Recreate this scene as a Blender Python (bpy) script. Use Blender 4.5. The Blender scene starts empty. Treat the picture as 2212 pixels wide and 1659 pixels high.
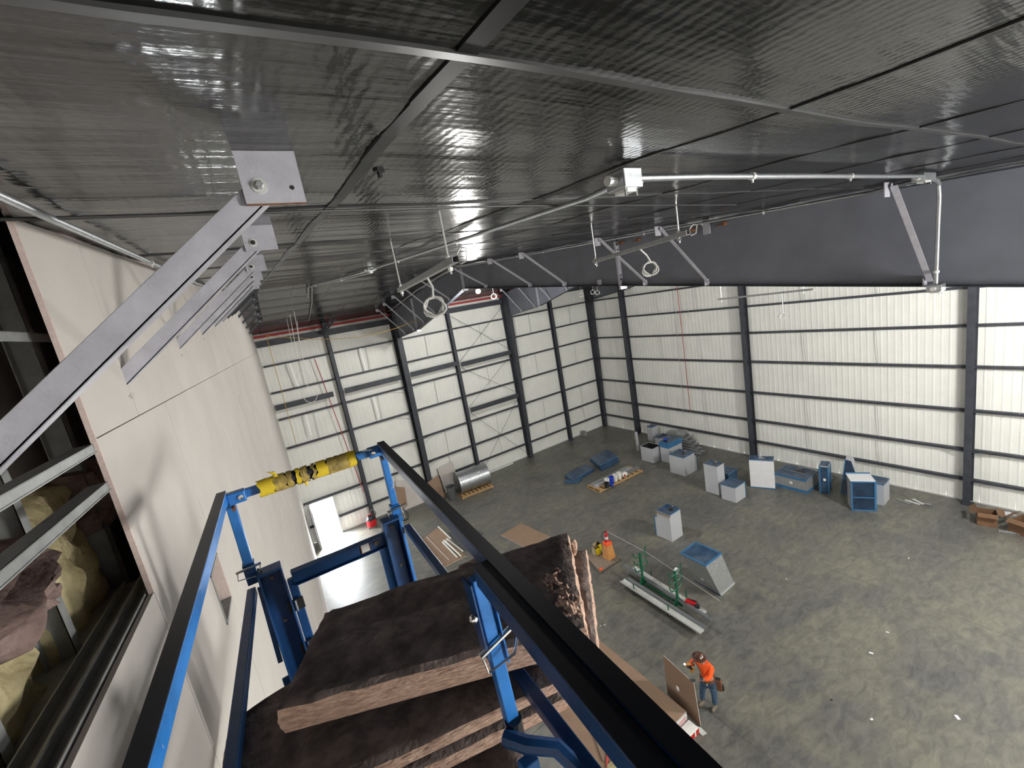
import bpy, math, random
from mathutils import Vector, Matrix, noise, Euler
random.seed(7)
S = bpy.context.scene
C = S.collection
pi = math.pi
# ------------------------------------------------------------------ camera, sky, lamps, exposure
CH = 11.0
R0 = Vector((0.83080949, -0.52852063, -0.17441768))
R1 = Vector((-0.24645358, -0.06837867, -0.96673936))
R2 = Vector((0.49901525, 0.8461621, -0.18706545))
cam = bpy.data.cameras.new('camera')
co = bpy.data.objects.new('camera', cam); C.objects.link(co)
m = Matrix((R0, -R1, -R2)).transposed().to_4x4(); m.translation = (0, 0, CH)
co.matrix_world = m
cam.sensor_width = 36.0; cam.lens = 36.0 * 920.1 / 2212; cam.clip_start = 0.02; cam.clip_end = 300
S.camera = co
w = bpy.data.worlds.new('sky'); S.world = w; w.use_nodes = True
bg = w.node_tree.nodes['Background']; bg.inputs[0].default_value = (0.93, 0.97, 1.0, 1); bg.inputs[1].default_value = 130.0
S.view_settings.view_transform = 'Standard'; S.view_settings.look = 'None'
S.view_settings.gamma = 1.0; S.view_settings.exposure = 0.2; S.view_settings.use_curve_mapping = False
def lamp(kind, name, loc, energy, color=(1, 1, 1), size=0.15, rot=None, sy=None):
    d = bpy.data.lights.new(name, kind); d.energy = energy; d.color = color
    if kind == 'AREA':
        d.size = size
        if sy: d.shape = 'RECTANGLE'; d.size_y = sy
    else: d.shadow_soft_size = size
    o = bpy.data.objects.new(name, d); o.location = loc
    if rot: o.rotation_euler = rot
    C.objects.link(o); return o
LAMPS = [((8.35, 15.5, 11.42), 1400), ((15.5, -1.0, 9.2), 3300), ((6.2, -3.6, 9.4), 1450)]  # hanging bulb first, then two added unseen fill lights behind the viewer
for i, (p, e) in enumerate(LAMPS):
    lamp('POINT', 'bulb_or_fill_lamp', p, e, (1.0, 0.985, 0.945), 0.22 if i == 0 else 0.7)
por = lamp('AREA', 'door_daylight_portal', (1.38, 25.35, 1.12), 1, size=1.2, sy=2.2, rot=(-pi / 2, 0, 0)); por.data.cycles.is_portal = True
#por2 = lamp('AREA', 'dock_daylight_portal', (14.0, -6.35, 1.7), 1, size=5.0, sy=3.4, rot=(pi / 2, 0, 0)); por2.data.cycles.is_portal = True

def ray(px, py):
    a, b = (px - 1106) / 920.1, (py - 829.5) / 920.1
    return R0 * a + R1 * b + R2
def atz(px, py, z=0.0):
    d = ray(px, py); return Vector((0, 0, CH)) + d * ((z - CH) / d.z)
def aty(px, py, y):
    d = ray(px, py); return Vector((0, 0, CH)) + d * (y / d.y)
def atx(px, py, x):
    d = ray(px, py); return Vector((0, 0, CH)) + d * (x / d.x)
def zceil(y): return 12.65 - abs(y - 15.0) / 12.0 - 0.036 * max(0.0, y - 19.0)
WS = 0.0445
def wx(y, off=0.0): return -0.66 + WS * y - off

# ------------------------------------------------------------------ materials
MATS = {}
def mat(name, col, rough=0.6, metal=0.0, var=0.0, scale=4.0, col2=None, bump=0.0, bscale=60.0, stretch=(1, 1, 1), emit=None, spec=0.5, detail=4, contrast=(0.35, 0.65), rvar=0.0):
    mt = bpy.data.materials.new(name); mt.use_nodes = True
    nt = mt.node_tree; b = nt.nodes['Principled BSDF']
    b.inputs['Base Color'].default_value = (*col, 1); b.inputs['Roughness'].default_value = rough
    b.inputs['Metallic'].default_value = metal; b.inputs['Specular IOR Level'].default_value = spec
    tc = nt.nodes.new('ShaderNodeTexCoord'); mp = nt.nodes.new('ShaderNodeMapping'); mp.inputs['Scale'].default_value = stretch
    nt.links.new(tc.outputs['Object'], mp.inputs[0])
    if col2 is not None or var > 0:
        n = nt.nodes.new('ShaderNodeTexNoise'); n.inputs['Scale'].default_value = scale; n.inputs['Detail'].default_value = detail; n.inputs['Roughness'].default_value = 0.6
        nt.links.new(mp.outputs[0], n.inputs['Vector'])
        r = nt.nodes.new('ShaderNodeValToRGB'); r.color_ramp.elements[0].position = contrast[0]; r.color_ramp.elements[1].position = contrast[1]
        c2 = col2 if col2 is not None else tuple(c * (1 + var) for c in col)
        c1 = col if col2 is not None else tuple(c * (1 - var) for c in col)
        r.color_ramp.elements[0].color = (*c1, 1); r.color_ramp.elements[1].color = (*c2, 1)
        nt.links.new(n.outputs[0], r.inputs[0]); nt.links.new(r.outputs[0], b.inputs['Base Color'])
        if rvar:
            mr = nt.nodes.new('ShaderNodeMapRange'); mr.inputs[3].default_value = rough - rvar; mr.inputs[4].default_value = rough + rvar
            nt.links.new(n.outputs[0], mr.inputs[0]); nt.links.new(mr.outputs[0], b.inputs['Roughness'])
    if bump > 0:
        n2 = nt.nodes.new('ShaderNodeTexNoise'); n2.inputs['Scale'].default_value = bscale; n2.inputs['Detail'].default_value = 5
        nt.links.new(mp.outputs[0], n2.inputs['Vector'])
        bp = nt.nodes.new('ShaderNodeBump'); bp.inputs['Strength'].default_value = bump; bp.inputs['Distance'].default_value = 0.02
        nt.links.new(n2.outputs[0], bp.inputs['Height']); nt.links.new(bp.outputs[0], b.inputs['Normal'])
    if emit:
        b.inputs['Emission Color'].default_value = (*emit[0], 1); b.inputs['Emission Strength'].default_value = emit[1]
    MATS[name] = mt
    if name in ('lift_blue', 'lift_blue_shaded', 'rail_top_shade', 'grey_steel'):   # chipped paint and scuffs
        n3 = nt.nodes.new('ShaderNodeTexNoise'); n3.inputs['Scale'].default_value = 23; n3.inputs['Detail'].default_value = 7; n3.inputs['Roughness'].default_value = 0.7
        nt.links.new(mp.outputs[0], n3.inputs['Vector']); r3 = nt.nodes.new('ShaderNodeValToRGB'); r3.color_ramp.elements[0].position = 0.66; r3.color_ramp.elements[1].position = 0.70
        nt.links.new(n3.outputs[0], r3.inputs[0]); mx = nt.nodes.new('ShaderNodeMix'); mx.data_type = 'RGBA'
        src = b.inputs['Base Color'].links[0].from_socket; nt.links.new(r3.outputs[0], mx.inputs[0]); nt.links.new(src, mx.inputs[6])
        mx.inputs[7].default_value = (0.10, 0.10, 0.10, 1) if name != 'lift_blue' else (0.45, 0.47, 0.50, 1)
        if name == 'rail_top_shade': mx.inputs[7].default_value = (0.03, 0.032, 0.038, 1)
        if name == 'grey_steel': mx.inputs[7].default_value = (0.17, 0.15, 0.15, 1)
        nt.links.new(mx.outputs[2], b.inputs['Base Color'])
    return mt
mat('dark_steel', (0.044, 0.048, 0.060), 0.5, 0.0, var=0.2, scale=3, spec=0.4)
mat('beam_steel', (0.165, 0.175, 0.210), 0.5, 0.0, var=0.08, scale=2, spec=0.4)
mat('grey_steel', (0.47, 0.465, 0.52), 0.42, 0.15, var=0.10, scale=9, bump=0.08, bscale=120)
mat('rust', (0.17, 0.075, 0.035), 0.8, var=0.3, scale=40)
mat('liner', (0.80, 0.80, 0.755), 0.55, var=0.03, scale=1.2, spec=0.3)
mat('liner_strap', (0.50, 0.50, 0.49), 0.5, spec=0.3)
mat('drywall', (0.53, 0.495, 0.465), 0.9, col2=(0.59, 0.555, 0.52), scale=1.4, bump=0.03, bscale=300, spec=0.2, contrast=(0.3, 0.7))
mat('drywall_edge', (0.62, 0.50, 0.46), 0.95, var=0.08, scale=60, spec=0.1)
mat('brown_board', (0.30, 0.205, 0.145), 0.9, var=0.05, scale=3, spec=0.15)
mat('galv', (0.46, 0.48, 0.50), 0.38, 0.85, var=0.12, scale=30, stretch=(1, 1, 1), contrast=(0.3, 0.7))
mat('galv_dull', (0.34, 0.35, 0.35), 0.5, 0.35, var=0.13, scale=14)
mat('duct_metal', (0.56, 0.57, 0.60), 0.5, 0.25, var=0.07, scale=60, rvar=0.06)
mat('bright_metal', (0.82, 0.83, 0.81), 0.3, 0.45, var=0.05, scale=10)
mat('film_dark', (0.008, 0.018, 0.04), 0.2, 0.0, col2=(0.02, 0.05, 0.10), scale=3)
mat('film_blue', (0.022, 0.050, 0.10), 0.26, 0.0, col2=(0.065, 0.115, 0.19), scale=2.2, bump=0.5, bscale=7, contrast=(0.35, 0.75))
mat('film_edge', (0.04, 0.16, 0.33), 0.35, var=0.15, scale=12, bump=0.2, bscale=25)
mat('film_clear', (0.55, 0.58, 0.55), 0.3, var=0.1, scale=5, bump=0.3, bscale=10)
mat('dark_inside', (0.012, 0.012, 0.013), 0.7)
mat('paper', (0.74, 0.74, 0.76), 0.8, var=0.03, scale=3, bump=0.35, bscale=6)
mat('label_paper', (0.82, 0.82, 0.80), 0.7)
mat('wood', (0.40, 0.25, 0.11), 0.75, col2=(0.52, 0.34, 0.16), scale=8, stretch=(1, 6, 6))
mat('wood_grey', (0.20, 0.155, 0.115), 0.8, col2=(0.28, 0.22, 0.17), scale=9, stretch=(1, 5, 5))
mat('wood_pale', (0.50, 0.40, 0.24), 0.8, var=0.1, scale=10)
mat('cardboard', (0.175, 0.095, 0.05), 0.85, var=0.12, scale=8)
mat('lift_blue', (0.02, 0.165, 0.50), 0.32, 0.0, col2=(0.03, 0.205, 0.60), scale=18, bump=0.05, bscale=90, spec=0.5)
mat('rail_top_shade', (0.008, 0.011, 0.020), 0.42, col2=(0.014, 0.018, 0.030), scale=12)  # near-black for the rail tops, shade put into the colour
mat('lift_blue_shaded', (0.007, 0.048, 0.155), 0.38, 0.0, col2=(0.012, 0.07, 0.215), scale=9, bump=0.06, bscale=70, spec=0.5)  # darker copy of the lift's blue paint, shading put into the colour
mat('chrome', (0.75, 0.75, 0.74), 0.2, 1.0)
mat('black_metal', (0.02, 0.02, 0.022), 0.45)
mat('yellow_tape', (0.62, 0.45, 0.10), 0.6, col2=(0.30, 0.22, 0.07), scale=20, bump=0.5, bscale=30)
mat('yellow_torn', (0.80, 0.58, 0.03), 0.55)
mat('foam_black', (0.022, 0.022, 0.028), 0.7, var=0.2, scale=30)
mat('batt_top', (0.12, 0.10, 0.094), 0.95, col2=(0.27, 0.215, 0.195), scale=16, bump=0.45, bscale=55, spec=0.1, detail=8)
mat('batt_edge', (0.46, 0.29, 0.22), 0.95, col2=(0.82, 0.58, 0.45), scale=30, bump=0.7, bscale=50, stretch=(1, 1, 5), spec=0.1, detail=8)
mat('wool_yellow', (0.34, 0.285, 0.155), 0.95, col2=(0.54, 0.47, 0.28), scale=9, bump=1.0, bscale=22, spec=0.1, detail=8)
mat('wool_pink', (0.16, 0.11, 0.10), 0.95, col2=(0.27, 0.195, 0.175), scale=12, bump=1.0, bscale=26, spec=0.1, detail=8)
mat('cavity', (0.28, 0.25, 0.235), 0.9, col2=(0.42, 0.38, 0.35), scale=3)
mat('green_paint', (0.006, 0.10, 0.045), 0.4, var=0.15, scale=10)
mat('white_plastic', (0.80, 0.80, 0.76), 0.4, var=0.03, scale=5)
mat('blue_plastic', (0.02, 0.06, 0.50), 0.4)
mat('grey_plastic', (0.085, 0.09, 0.095), 0.55, var=0.1, scale=5)
mat('black_plastic', (0.018, 0.018, 0.02), 0.45)
mat('red_plastic', (0.60, 0.012, 0.02), 0.4)
mat('red_paint', (0.50, 0.02, 0.015), 0.5)
mat('orange_wood', (0.60, 0.27, 0.08), 0.7, var=0.1, scale=8)
mat('orange_paint', (0.95, 0.13, 0.03), 0.6)
mat('safety_orange', (1.0, 0.115, 0.012), 0.75, var=0.06, scale=9, bump=0.3, bscale=20)
mat('denim', (0.035, 0.075, 0.14), 0.9, col2=(0.075, 0.14, 0.23), scale=14, bump=0.3, bscale=40)
mat('skin', (0.42, 0.21, 0.14), 0.6)
mat('hair', (0.015, 0.010, 0.008), 0.7)
mat('hat_brown', (0.085, 0.030, 0.018), 0.4)
mat('glove', (0.045, 0.047, 0.055), 0.8)
mat('leather', (0.16, 0.065, 0.030), 0.7, var=0.2, scale=15)
mat('boot', (0.20, 0.16, 0.12), 0.8)
mat('tan_tool', (0.55, 0.26, 0.05), 0.5)
mat('brick_red', (0.35, 0.05, 0.05), 0.8)
mat('bright_white', (0.95, 0.95, 0.95), 0.6)
mat('wire_white', (0.62, 0.62, 0.60), 0.45)
mat('wire_dark', (0.05, 0.05, 0.05), 0.5)
mat('rope_yellow', (0.50, 0.30, 0.06), 0.8)
mat('yellow_plastic', (0.85, 0.70, 0.02), 0.5)
mat('lamp_glow', (1, 1, 1), 0.5, emit=((1.0, 0.97, 0.80), 14.0))
mat('tool_glow', (1, 1, 1), 0.5, emit=((1.0, 1.0, 1.0), 9.0))
mat('outside', (0.60, 0.60, 0.58), 0.9)
mat('band_black', (0.014, 0.014, 0.015), 0.5, spec=0.25)
mat('seam_grey', (0.035, 0.035, 0.036), 0.38, spec=0.4)
mat('strap_grey', (0.055, 0.055, 0.058), 0.42, 0.1, var=0.15, scale=4, stretch=(1, 6, 6))
mat('joint', (0.16, 0.155, 0.125), 0.9)

def concrete():
    mt = bpy.data.materials.new('concrete'); mt.use_nodes = True; nt = mt.node_tree; b = nt.nodes['Principled BSDF']
    tc = nt.nodes.new('ShaderNodeTexCoord')
    def noise_(sc, det, st=(1, 1, 1), rot=0, dist=0.0):
        mp = nt.nodes.new('ShaderNodeMapping'); mp.inputs['Scale'].default_value = st; mp.inputs['Rotation'].default_value = (0, 0, rot)
        nt.links.new(tc.outputs['Object'], mp.inputs[0])
        n = nt.nodes.new('ShaderNodeTexNoise'); n.inputs['Scale'].default_value = sc; n.inputs['Detail'].default_value = det; n.inputs['Roughness'].default_value = 0.65; n.inputs['Distortion'].default_value = dist
        nt.links.new(mp.outputs[0], n.inputs['Vector']); return n
    def ramp(n, a, ca, b_, cb):
        r = nt.nodes.new('ShaderNodeValToRGB'); r.color_ramp.elements[0].position = a; r.color_ramp.elements[0].color = (*ca, 1)
        r.color_ramp.elements[1].position = b_; r.color_ramp.elements[1].color = (*cb, 1); nt.links.new(n.outputs[0], r.inputs[0]); return r
    r1 = ramp(noise_(0.55, 6, dist=0.6), 0.36, (0.125, 0.124, 0.118), 0.64, (0.190, 0.184, 0.148))
    r2 = ramp(noise_(2.4, 8, (1, 2.2, 1), 0.5, 0.8), 0.36, (0.72, 0.72, 0.75), 0.64, (1.15, 1.15, 1.12))
    r3 = ramp(noise_(30, 4), 0.3, (0.93, 0.93, 0.93), 0.7, (1.05, 1.05, 1.05))
    mx = nt.nodes.new('ShaderNodeMix'); mx.data_type = 'RGBA'; mx.blend_type = 'MULTIPLY'; mx.inputs[0].default_value = 1; mx.clamp_result = False
    nt.links.new(r1.outputs[0], mx.inputs[6]); nt.links.new(r2.outputs[0], mx.inputs[7])
    mx2 = nt.nodes.new('ShaderNodeMix'); mx2.data_type = 'RGBA'; mx2.blend_type = 'MULTIPLY'; mx2.inputs[0].default_value = 1; mx2.clamp_result = False
    nt.links.new(mx.outputs[2], mx2.inputs[6]); nt.links.new(r3.outputs[0], mx2.inputs[7]); nt.links.new(mx2.outputs[2], b.inputs['Base Color'])
    rr = nt.nodes.new('ShaderNodeMapRange'); rr.inputs[3].default_value = 0.38; rr.inputs[4].default_value = 0.62
    nt.links.new(r1.outputs[0], rr.inputs[0]); nt.links.new(rr.outputs[0], b.inputs['Roughness']); b.inputs['Specular IOR Level'].default_value = 0.45
    MATS['concrete'] = mt
concrete()
def fabric():
    mt = bpy.data.materials.new('roof_fabric'); mt.use_nodes = True; nt = mt.node_tree; b = nt.nodes['Principled BSDF']
    b.inputs['Base Color'].default_value = (0.007, 0.007, 0.007, 1); b.inputs['Roughness'].default_value = 0.16; b.inputs['Specular IOR Level'].default_value = 0.34
    tc = nt.nodes.new('ShaderNodeTexCoord')
    def nz(sc, st, det=3):
        mp = nt.nodes.new('ShaderNodeMapping'); mp.inputs['Scale'].default_value = st; nt.links.new(tc.outputs['Object'], mp.inputs[0])
        n = nt.nodes.new('ShaderNodeTexNoise'); n.inputs['Scale'].default_value = sc; n.inputs['Detail'].default_value = det; nt.links.new(mp.outputs[0], n.inputs['Vector']); return n
    wv = nt.nodes.new('ShaderNodeTexWave'); wv.wave_type = 'BANDS'; wv.bands_direction = 'X'; wv.inputs['Scale'].default_value = 9.0; wv.inputs['Distortion'].default_value = 3.0; wv.inputs['Detail'].default_value = 3; wv.inputs['Detail Scale'].default_value = 2.5
    nt.links.new(tc.outputs['Object'], wv.inputs['Vector'])
    b0 = nt.nodes.new('ShaderNodeBump'); b0.inputs['Strength'].default_value = 0.05; b0.inputs['Distance'].default_value = 0.01; nt.links.new(wv.outputs[1], b0.inputs['Height'])
    b1 = nt.nodes.new('ShaderNodeBump'); b1.inputs['Strength'].default_value = 0.16; b1.inputs['Distance'].default_value = 0.004; nt.links.new(nz(42, (1, 1, 1), 4).outputs[0], b1.inputs['Height'])
    b2 = nt.nodes.new('ShaderNodeBump'); b2.inputs['Strength'].default_value = 0.28; b2.inputs['Distance'].default_value = 0.03; nt.links.new(nz(3.2, (0.22, 2.4, 1), 4).outputs[0], b2.inputs['Height'])
    nt.links.new(b0.outputs[0], b1.inputs['Normal']); nt.links.new(b1.outputs[0], b2.inputs['Normal']); nt.links.new(b2.outputs[0], b.inputs['Normal'])
    MATS['roof_fabric'] = mt
fabric()

# ------------------------------------------------------------------ mesh helpers
class G:
    def __init__(s): s.v = []; s.f = []
    def add(s, vs, fs):
        n = len(s.v); s.v += [Vector(p) for p in vs]; s.f += [tuple(i + n for i in f) for f in fs]; return s
    def hexa(s, p): return s.add(p, [(0, 3, 2, 1), (4, 5, 6, 7), (0, 1, 5, 4), (1, 2, 6, 5), (2, 3, 7, 6), (3, 0, 4, 7)])
    def box(s, x0, y0, z0, x1, y1, z1): return s.hexa([(x0, y0, z0), (x1, y0, z0), (x1, y1, z0), (x0, y1, z0), (x0, y0, z1), (x1, y0, z1), (x1, y1, z1), (x0, y1, z1)])
    def cbox(s, c, d, rz=0.0, M=None):
        M = M or Matrix.Rotation(rz, 4, 'Z'); c = Vector(c); a, b, e = d[0] / 2, d[1] / 2, d[2] / 2
        return s.hexa([c + (M @ Vector(p)) for p in [(-a, -b, -e), (a, -b, -e), (a, b, -e), (-a, b, -e), (-a, -b, e), (a, -b, e), (a, b, e), (-a, b, e)]])
    def beam(s, p, q, w_, h, up=(0, 0, 1), sh=(0, 0)):
        p = Vector(p); q = Vector(q); d = (q - p).normalized(); up = Vector(up); r = d.cross(up).normalized(); u = r.cross(d).normalized()
        o = r * sh[0] + u * sh[1]; a = r * w_ / 2; b = u * h / 2; p = p + o; q = q + o
        return s.hexa([p - a - b, p + a - b, p + a + b, p - a + b, q - a - b, q + a - b, q + a + b, q - a + b])
    def angle(s, p, q, leg, t, up=(0, 0, 1), side=1, down=1):
        s.beam(p, q, t, leg, up, (0, -down * leg / 2 + 0)); return s.beam(p, q, leg, t, up, (side * leg / 2, 0))
    def tube(s, pts, r, n=8, cap=True):
        pts = [Vector(p) for p in pts]; rings = []; prev = None
        for i, p in enumerate(pts):
            d = (pts[min(i + 1, len(pts) - 1)] - pts[max(i - 1, 0)]).normalized()
            if prev is None:
                a = d.orthogonal().normalized()
            else:
                a = (prev - d * prev.dot(d)).normalized()
            prev = a; b = d.cross(a); rr = r[i] if isinstance(r, (list, tuple)) else r
            rings.append([p + (a * math.cos(2 * pi * k / n) + b * math.sin(2 * pi * k / n)) * rr for k in range(n)])
        vs = [v for rg in rings for v in rg]; fs = []
        for i in range(len(pts) - 1):
            for k in range(n):
                k2 = (k + 1) % n; fs.append((i * n + k, i * n + k2, (i + 1) * n + k2, (i + 1) * n + k))
        if cap: fs.append(tuple(range(n))[::-1]); fs.append(tuple((len(pts) - 1) * n + k for k in range(n)))
        return s.add(vs, fs)
    def lathe(s, c, prof, n=20, axis=None):
        c = Vector(c); q = Vector((0, 0, 1)).rotation_difference(Vector(axis)) if axis is not None else None
        vs = []
        for r, z in prof:
            for k in range(n):
                p = Vector((r * math.cos(2 * pi * k / n), r * math.sin(2 * pi * k / n), z))
                if q: p = q @ p
                vs.append(c + p)
        fs = [(i * n + k, i * n + (k + 1) % n, (i + 1) * n + (k + 1) % n, (i + 1) * n + k) for i in range(len(prof) - 1) for k in range(n)]
        if prof[0][0] > 1e-4: fs.append(tuple(range(n))[::-1])
        if prof[-1][0] > 1e-4: fs.append(tuple((len(prof) - 1) * n + k for k in range(n)))
        return s.add(vs, fs)
    def prism(s, poly, ext):
        poly = [Vector(p) for p in poly]; e = Vector(ext); n = len(poly)
        return s.add(poly + [p + e for p in poly], [tuple(range(n))[::-1], tuple(range(n, 2 * n))] + [(i, (i + 1) % n, (i + 1) % n + n, i + n) for i in range(n)])
    def sphere(s, c, r, n=10, m_=7):
        r = r if isinstance(r, (tuple, list)) else (r, r, r); vs = []; fs = []
        for i in range(m_ + 1):
            t = pi * i / m_
            for k in range(n):
                a = 2 * pi * k / n; vs.append((c[0] + r[0] * math.sin(t) * math.cos(a), c[1] + r[1] * math.sin(t) * math.sin(a), c[2] + r[2] * math.cos(t)))
        for i in range(m_):
            for k in range(n): fs.append((i * n + k, (i + 1) * n + k, (i + 1) * n + (k + 1) % n, i * n + (k + 1) % n))
        return s.add(vs, fs)
    def shear(s):
        for p in s.v: p.x += WS * p.y
        return s
    def build(s, name, material, parent=None, smooth=False, bevel=0.0, label=None, mats=None):
        me = bpy.data.meshes.new(name); off = Vector((0, 0, 0)); o = parent
        while o is not None: off += o.location; o = o.parent
        me.from_pydata([tuple(p - off) for p in s.v], [], s.f)
        me.materials.append(MATS[material])
        for x in (mats or []): me.materials.append(MATS[x])
        me.validate(); me.update()
        import bmesh
        if len(s.f) < 4000:
            bm = bmesh.new(); bm.from_mesh(me)
            if len(s.f) > 1: bmesh.ops.recalc_face_normals(bm, faces=bm.faces)
            bm.to_mesh(me); bm.free()
        ob = bpy.data.objects.new(name, me); C.objects.link(ob)
        if parent: ob.parent = parent
        if smooth:
            for p in me.polygons: p.use_smooth = True
            try: me.set_sharp_from_angle(angle=math.radians(40))
            except Exception: pass
        if bevel:
            b = ob.modifiers.new('bevel', 'BEVEL'); b.width = bevel; b.segments = 2; b.limit_method = 'ANGLE'
        if label: ob['label'] = label
        return ob
def tag(o, label, cat, group=None, kind='thing'):
    o['label'] = label; o['category'] = cat
    if group: o['group'] = group
    if kind: o['kind'] = kind
    return o
def thing(name, label, cat, loc=(0, 0, 0), group=None, kind='thing'):
    o = bpy.data.objects.new(name, None); C.objects.link(o); o.location = loc; o.empty_display_size = 0.1
    return tag(o, label, cat, group, kind)
def struct(o, label=None):
    o['kind'] = 'structure'
    if label: o['label'] = label
    return o
def sroot(name, label, loc=(0, 0, 0)):
    o = bpy.data.objects.new(name, None); C.objects.link(o); o.location = loc; o['kind'] = 'structure'; o['label'] = label; return o

# ------------------------------------------------------------------ the shell
X0, X1, Y0, Y1 = -2.0, 22.75, -6.2, 25.1
fl = sroot('floor', 'mottled grey concrete warehouse floor with saw-cut joints')
G().box(X0, Y0, -0.3, X1, Y1, -0.006).build('joint_filler', 'joint', fl)
ys = [Y0, -4.03, 0.15, 4.33, 8.5, 12.7, 16.9, 21.05, Y1]; xs = [X0, 7.55, 15.1, X1]
for i in range(len(xs) - 1):
    for j in range(len(ys) - 1):
        G().box(xs[i] + 0.007, ys[j] + 0.007, -0.1, xs[i + 1] - 0.007, ys[j + 1] - 0.007, 0).build('slab', 'concrete', fl)
struct(G().box(-30, 25.3, -0.3, 40, 60, -0.03).build('trim_apron', 'outside'), 'pale ground outside the open door')

# ceiling : glossy black faced insulation, hanging in shallow waves
PY = [1.47 + 1.47 * k for k in range(-6, 17)]
def csag(x, y):
    t = ((y - 1.47) / 1.47) % 1.0
    z = -0.012 * math.sin(pi * t) ** 2
    z -= 0.006 * (1 - abs(math.cos(pi * (x - 0.52) / 1.23)))
    z += 0.014 * noise.noise(Vector((x * 0.5, y * 0.45, 3.1))) + 0.006 * noise.noise(Vector((x * 0.8, y * 3.2, 9.0))) + 0.003 * noise.noise(Vector((x * 5, y * 2.5, 2.0))) + 0.0035 * noise.noise(Vector((x * .7, y * 5.5, 5.0)))
    return z
def zc(x, y): return zceil(y) + csag(x, y)
gx = [-1.7 + 0.09 * i for i in range(40)]; a = gx[-1]
while a < 22.9: a += 0.16; gx.append(a)
gy = []; a = Y0
while a < 25.2: gy.append(a); a += 0.07 if a < 8 else 0.10
gy.append(25.2)
gc = G(); gc.v = [Vector((x, y, zc(x, y) + 0.02)) for y in gy for x in gx]; nx = len(gx)
gc.f = [(j * nx + i, j * nx + i + 1, (j + 1) * nx + i + 1, (j + 1) * nx + i) for j in range(len(gy) - 1) for i in range(nx - 1)]
ce = sroot('ceiling', 'glossy black insulation fabric under the sloping roof')
gc.build('fabric_facing', 'roof_fabric', ce, smooth=True)
def strap_x(y, wd, name, material, z=0.017, x1=22.7):
    g = G(); pts = []; x = wx(y) + 0.0
    while x < x1: pts.append((x, zc(x, y))); x += 0.2
    for (xa, za), (xb, zb) in zip(pts, pts[1:]):
        g.hexa([(xa, y - wd / 2, za + z - 0.006), (xb, y - wd / 2, zb + z - 0.006), (xb, y + wd / 2, zb + z), (xa, y + wd / 2, za + z), (xa, y - wd / 2, za + z + .012), (xb, y - wd / 2, zb + z + .012), (xb, y + wd / 2, zb + z + .012), (xa, y + wd / 2, za + z + .012)])
    return g.build(name, material, ce)
strap_x(0.80, 0.032, 'steel_strap', 'strap_grey')
for k in range(1, 16): strap_x(0.80 + 1.47 * k, 0.012, 'steel_strap', 'strap_grey')
for k in range(18):
    x = 0.50 + 1.235 * k; g = G(); y = Y0; wd = 0.045 if k == 0 else 0.010
    while y < 25:
        x_ = x + (0.012 * (y - 1) if k == 0 else 0); za, zb = zc(x_, y) + 0.019, zc(x_, y + 0.25) + 0.019
        g.hexa([(x_ - wd / 2, y, za - .004), (x_ + wd / 2, y, za - .004), (x_ + wd / 2, y + .25, zb - .004), (x_ - wd / 2, y + .25, zb - .004), (x_ - wd / 2, y, za + .02), (x_ + wd / 2, y, za + .02), (x_ + wd / 2, y + .25, zb + .02), (x_ - wd / 2, y + .25, zb + .02)]); y += 0.25
    g.build('seam_band', 'band_black' if k == 0 else 'seam_grey', ce)
struct(G().box(-3, Y0 - 1, 13.0, 24, 26, 13.1).build('trim_roof', 'dark_steel'), 'roof deck above the insulation')

# back wall : white ribbed liner panels, dark girts
def rib_panel(u0, u1, z0, z1, face, n_r, depth=0.007):
    # profile along u; face(u,z,d) -> point
    prof = []; wdt = (u1 - u0) / n_r
    for k in range(n_r):
        a = u0 + k * wdt; prof += [(a, 0), (a + wdt * .66, 0), (a + wdt * .74, depth), (a + wdt * .92, depth)]
    prof.append((u1, 0)); g = G(); vs = []
    for (u, d) in prof: vs += [face(u, z0, d), face(u, z1, d)]
    fs = [(2 * i, 2 * i + 2, 2 * i + 3, 2 * i + 1) for i in range(len(prof) - 1)]
    g.add(vs, fs); b = [face(u0, z0, -.06), face(u1, z0, -.06), face(u1, z1, -.06), face(u0, z1, -.06)]; g.add(b, [(0, 1, 2, 3)]); return g
wb = sroot('wall_back', 'white ribbed metal liner wall behind the dark girts, with the open door')
DX0, DX1, DZ = 0.78, 1.98, 2.22
edges = [-2.0, DX0] + [DX1 + 0.945 * k for k in range(23)]; edges[-1] = 22.75
for a, b in zip(edges, edges[1:]):
    z0 = 0.0
    if a >= DX0 - 0.01 and b <= DX1 + 0.01: continue
    rib_panel(a + .002, b - .002, z0, 12.4, lambda u, z, d: (u, Y1 - d, z), 6 if b - a > 1 else (8 if a < 0 else 4)).build('liner_panel', 'liner', wb)
rib_panel(DX0 + .002, DX1 - .002, DZ, 12.4, lambda u, z, d: (u, Y1 - d, z), 5).build('liner_panel', 'liner', wb)
for bx0 in ((-2.0, 0, DX0 - .05, 12.4), (DX1 + .05, 0, 22.85, 12.4), (DX0 - .05, DZ + .08, DX1 + .05, 12.4)): G().box(bx0[0], Y1 + .07, bx0[1], bx0[2], Y1 + .12, bx0[3]).build('outer_sheeting', 'liner', wb)
wr = sroot('wall_right', 'white ribbed metal liner gable wall behind the dark girts')
k = 0; y = Y0
while y < 25.0:
    y2 = min(y + 0.945, Y1); rib_panel(y + .002, y2 - .002, 0, 12.75, lambda u, z, d: (X1 - d, u, z), 4).build('liner_panel', 'liner', wr); y = y2
wf = sroot('wall_front', 'white liner wall behind the viewer')
for (a, b, z0) in ((-2, 11.5, 0), (11.5, 16.5, 0), (16.5, 22.75, 0)): G().box(a, Y0 - .1, z0, b, Y0, 12.2).build('liner_panel', 'liner', wf)
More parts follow.
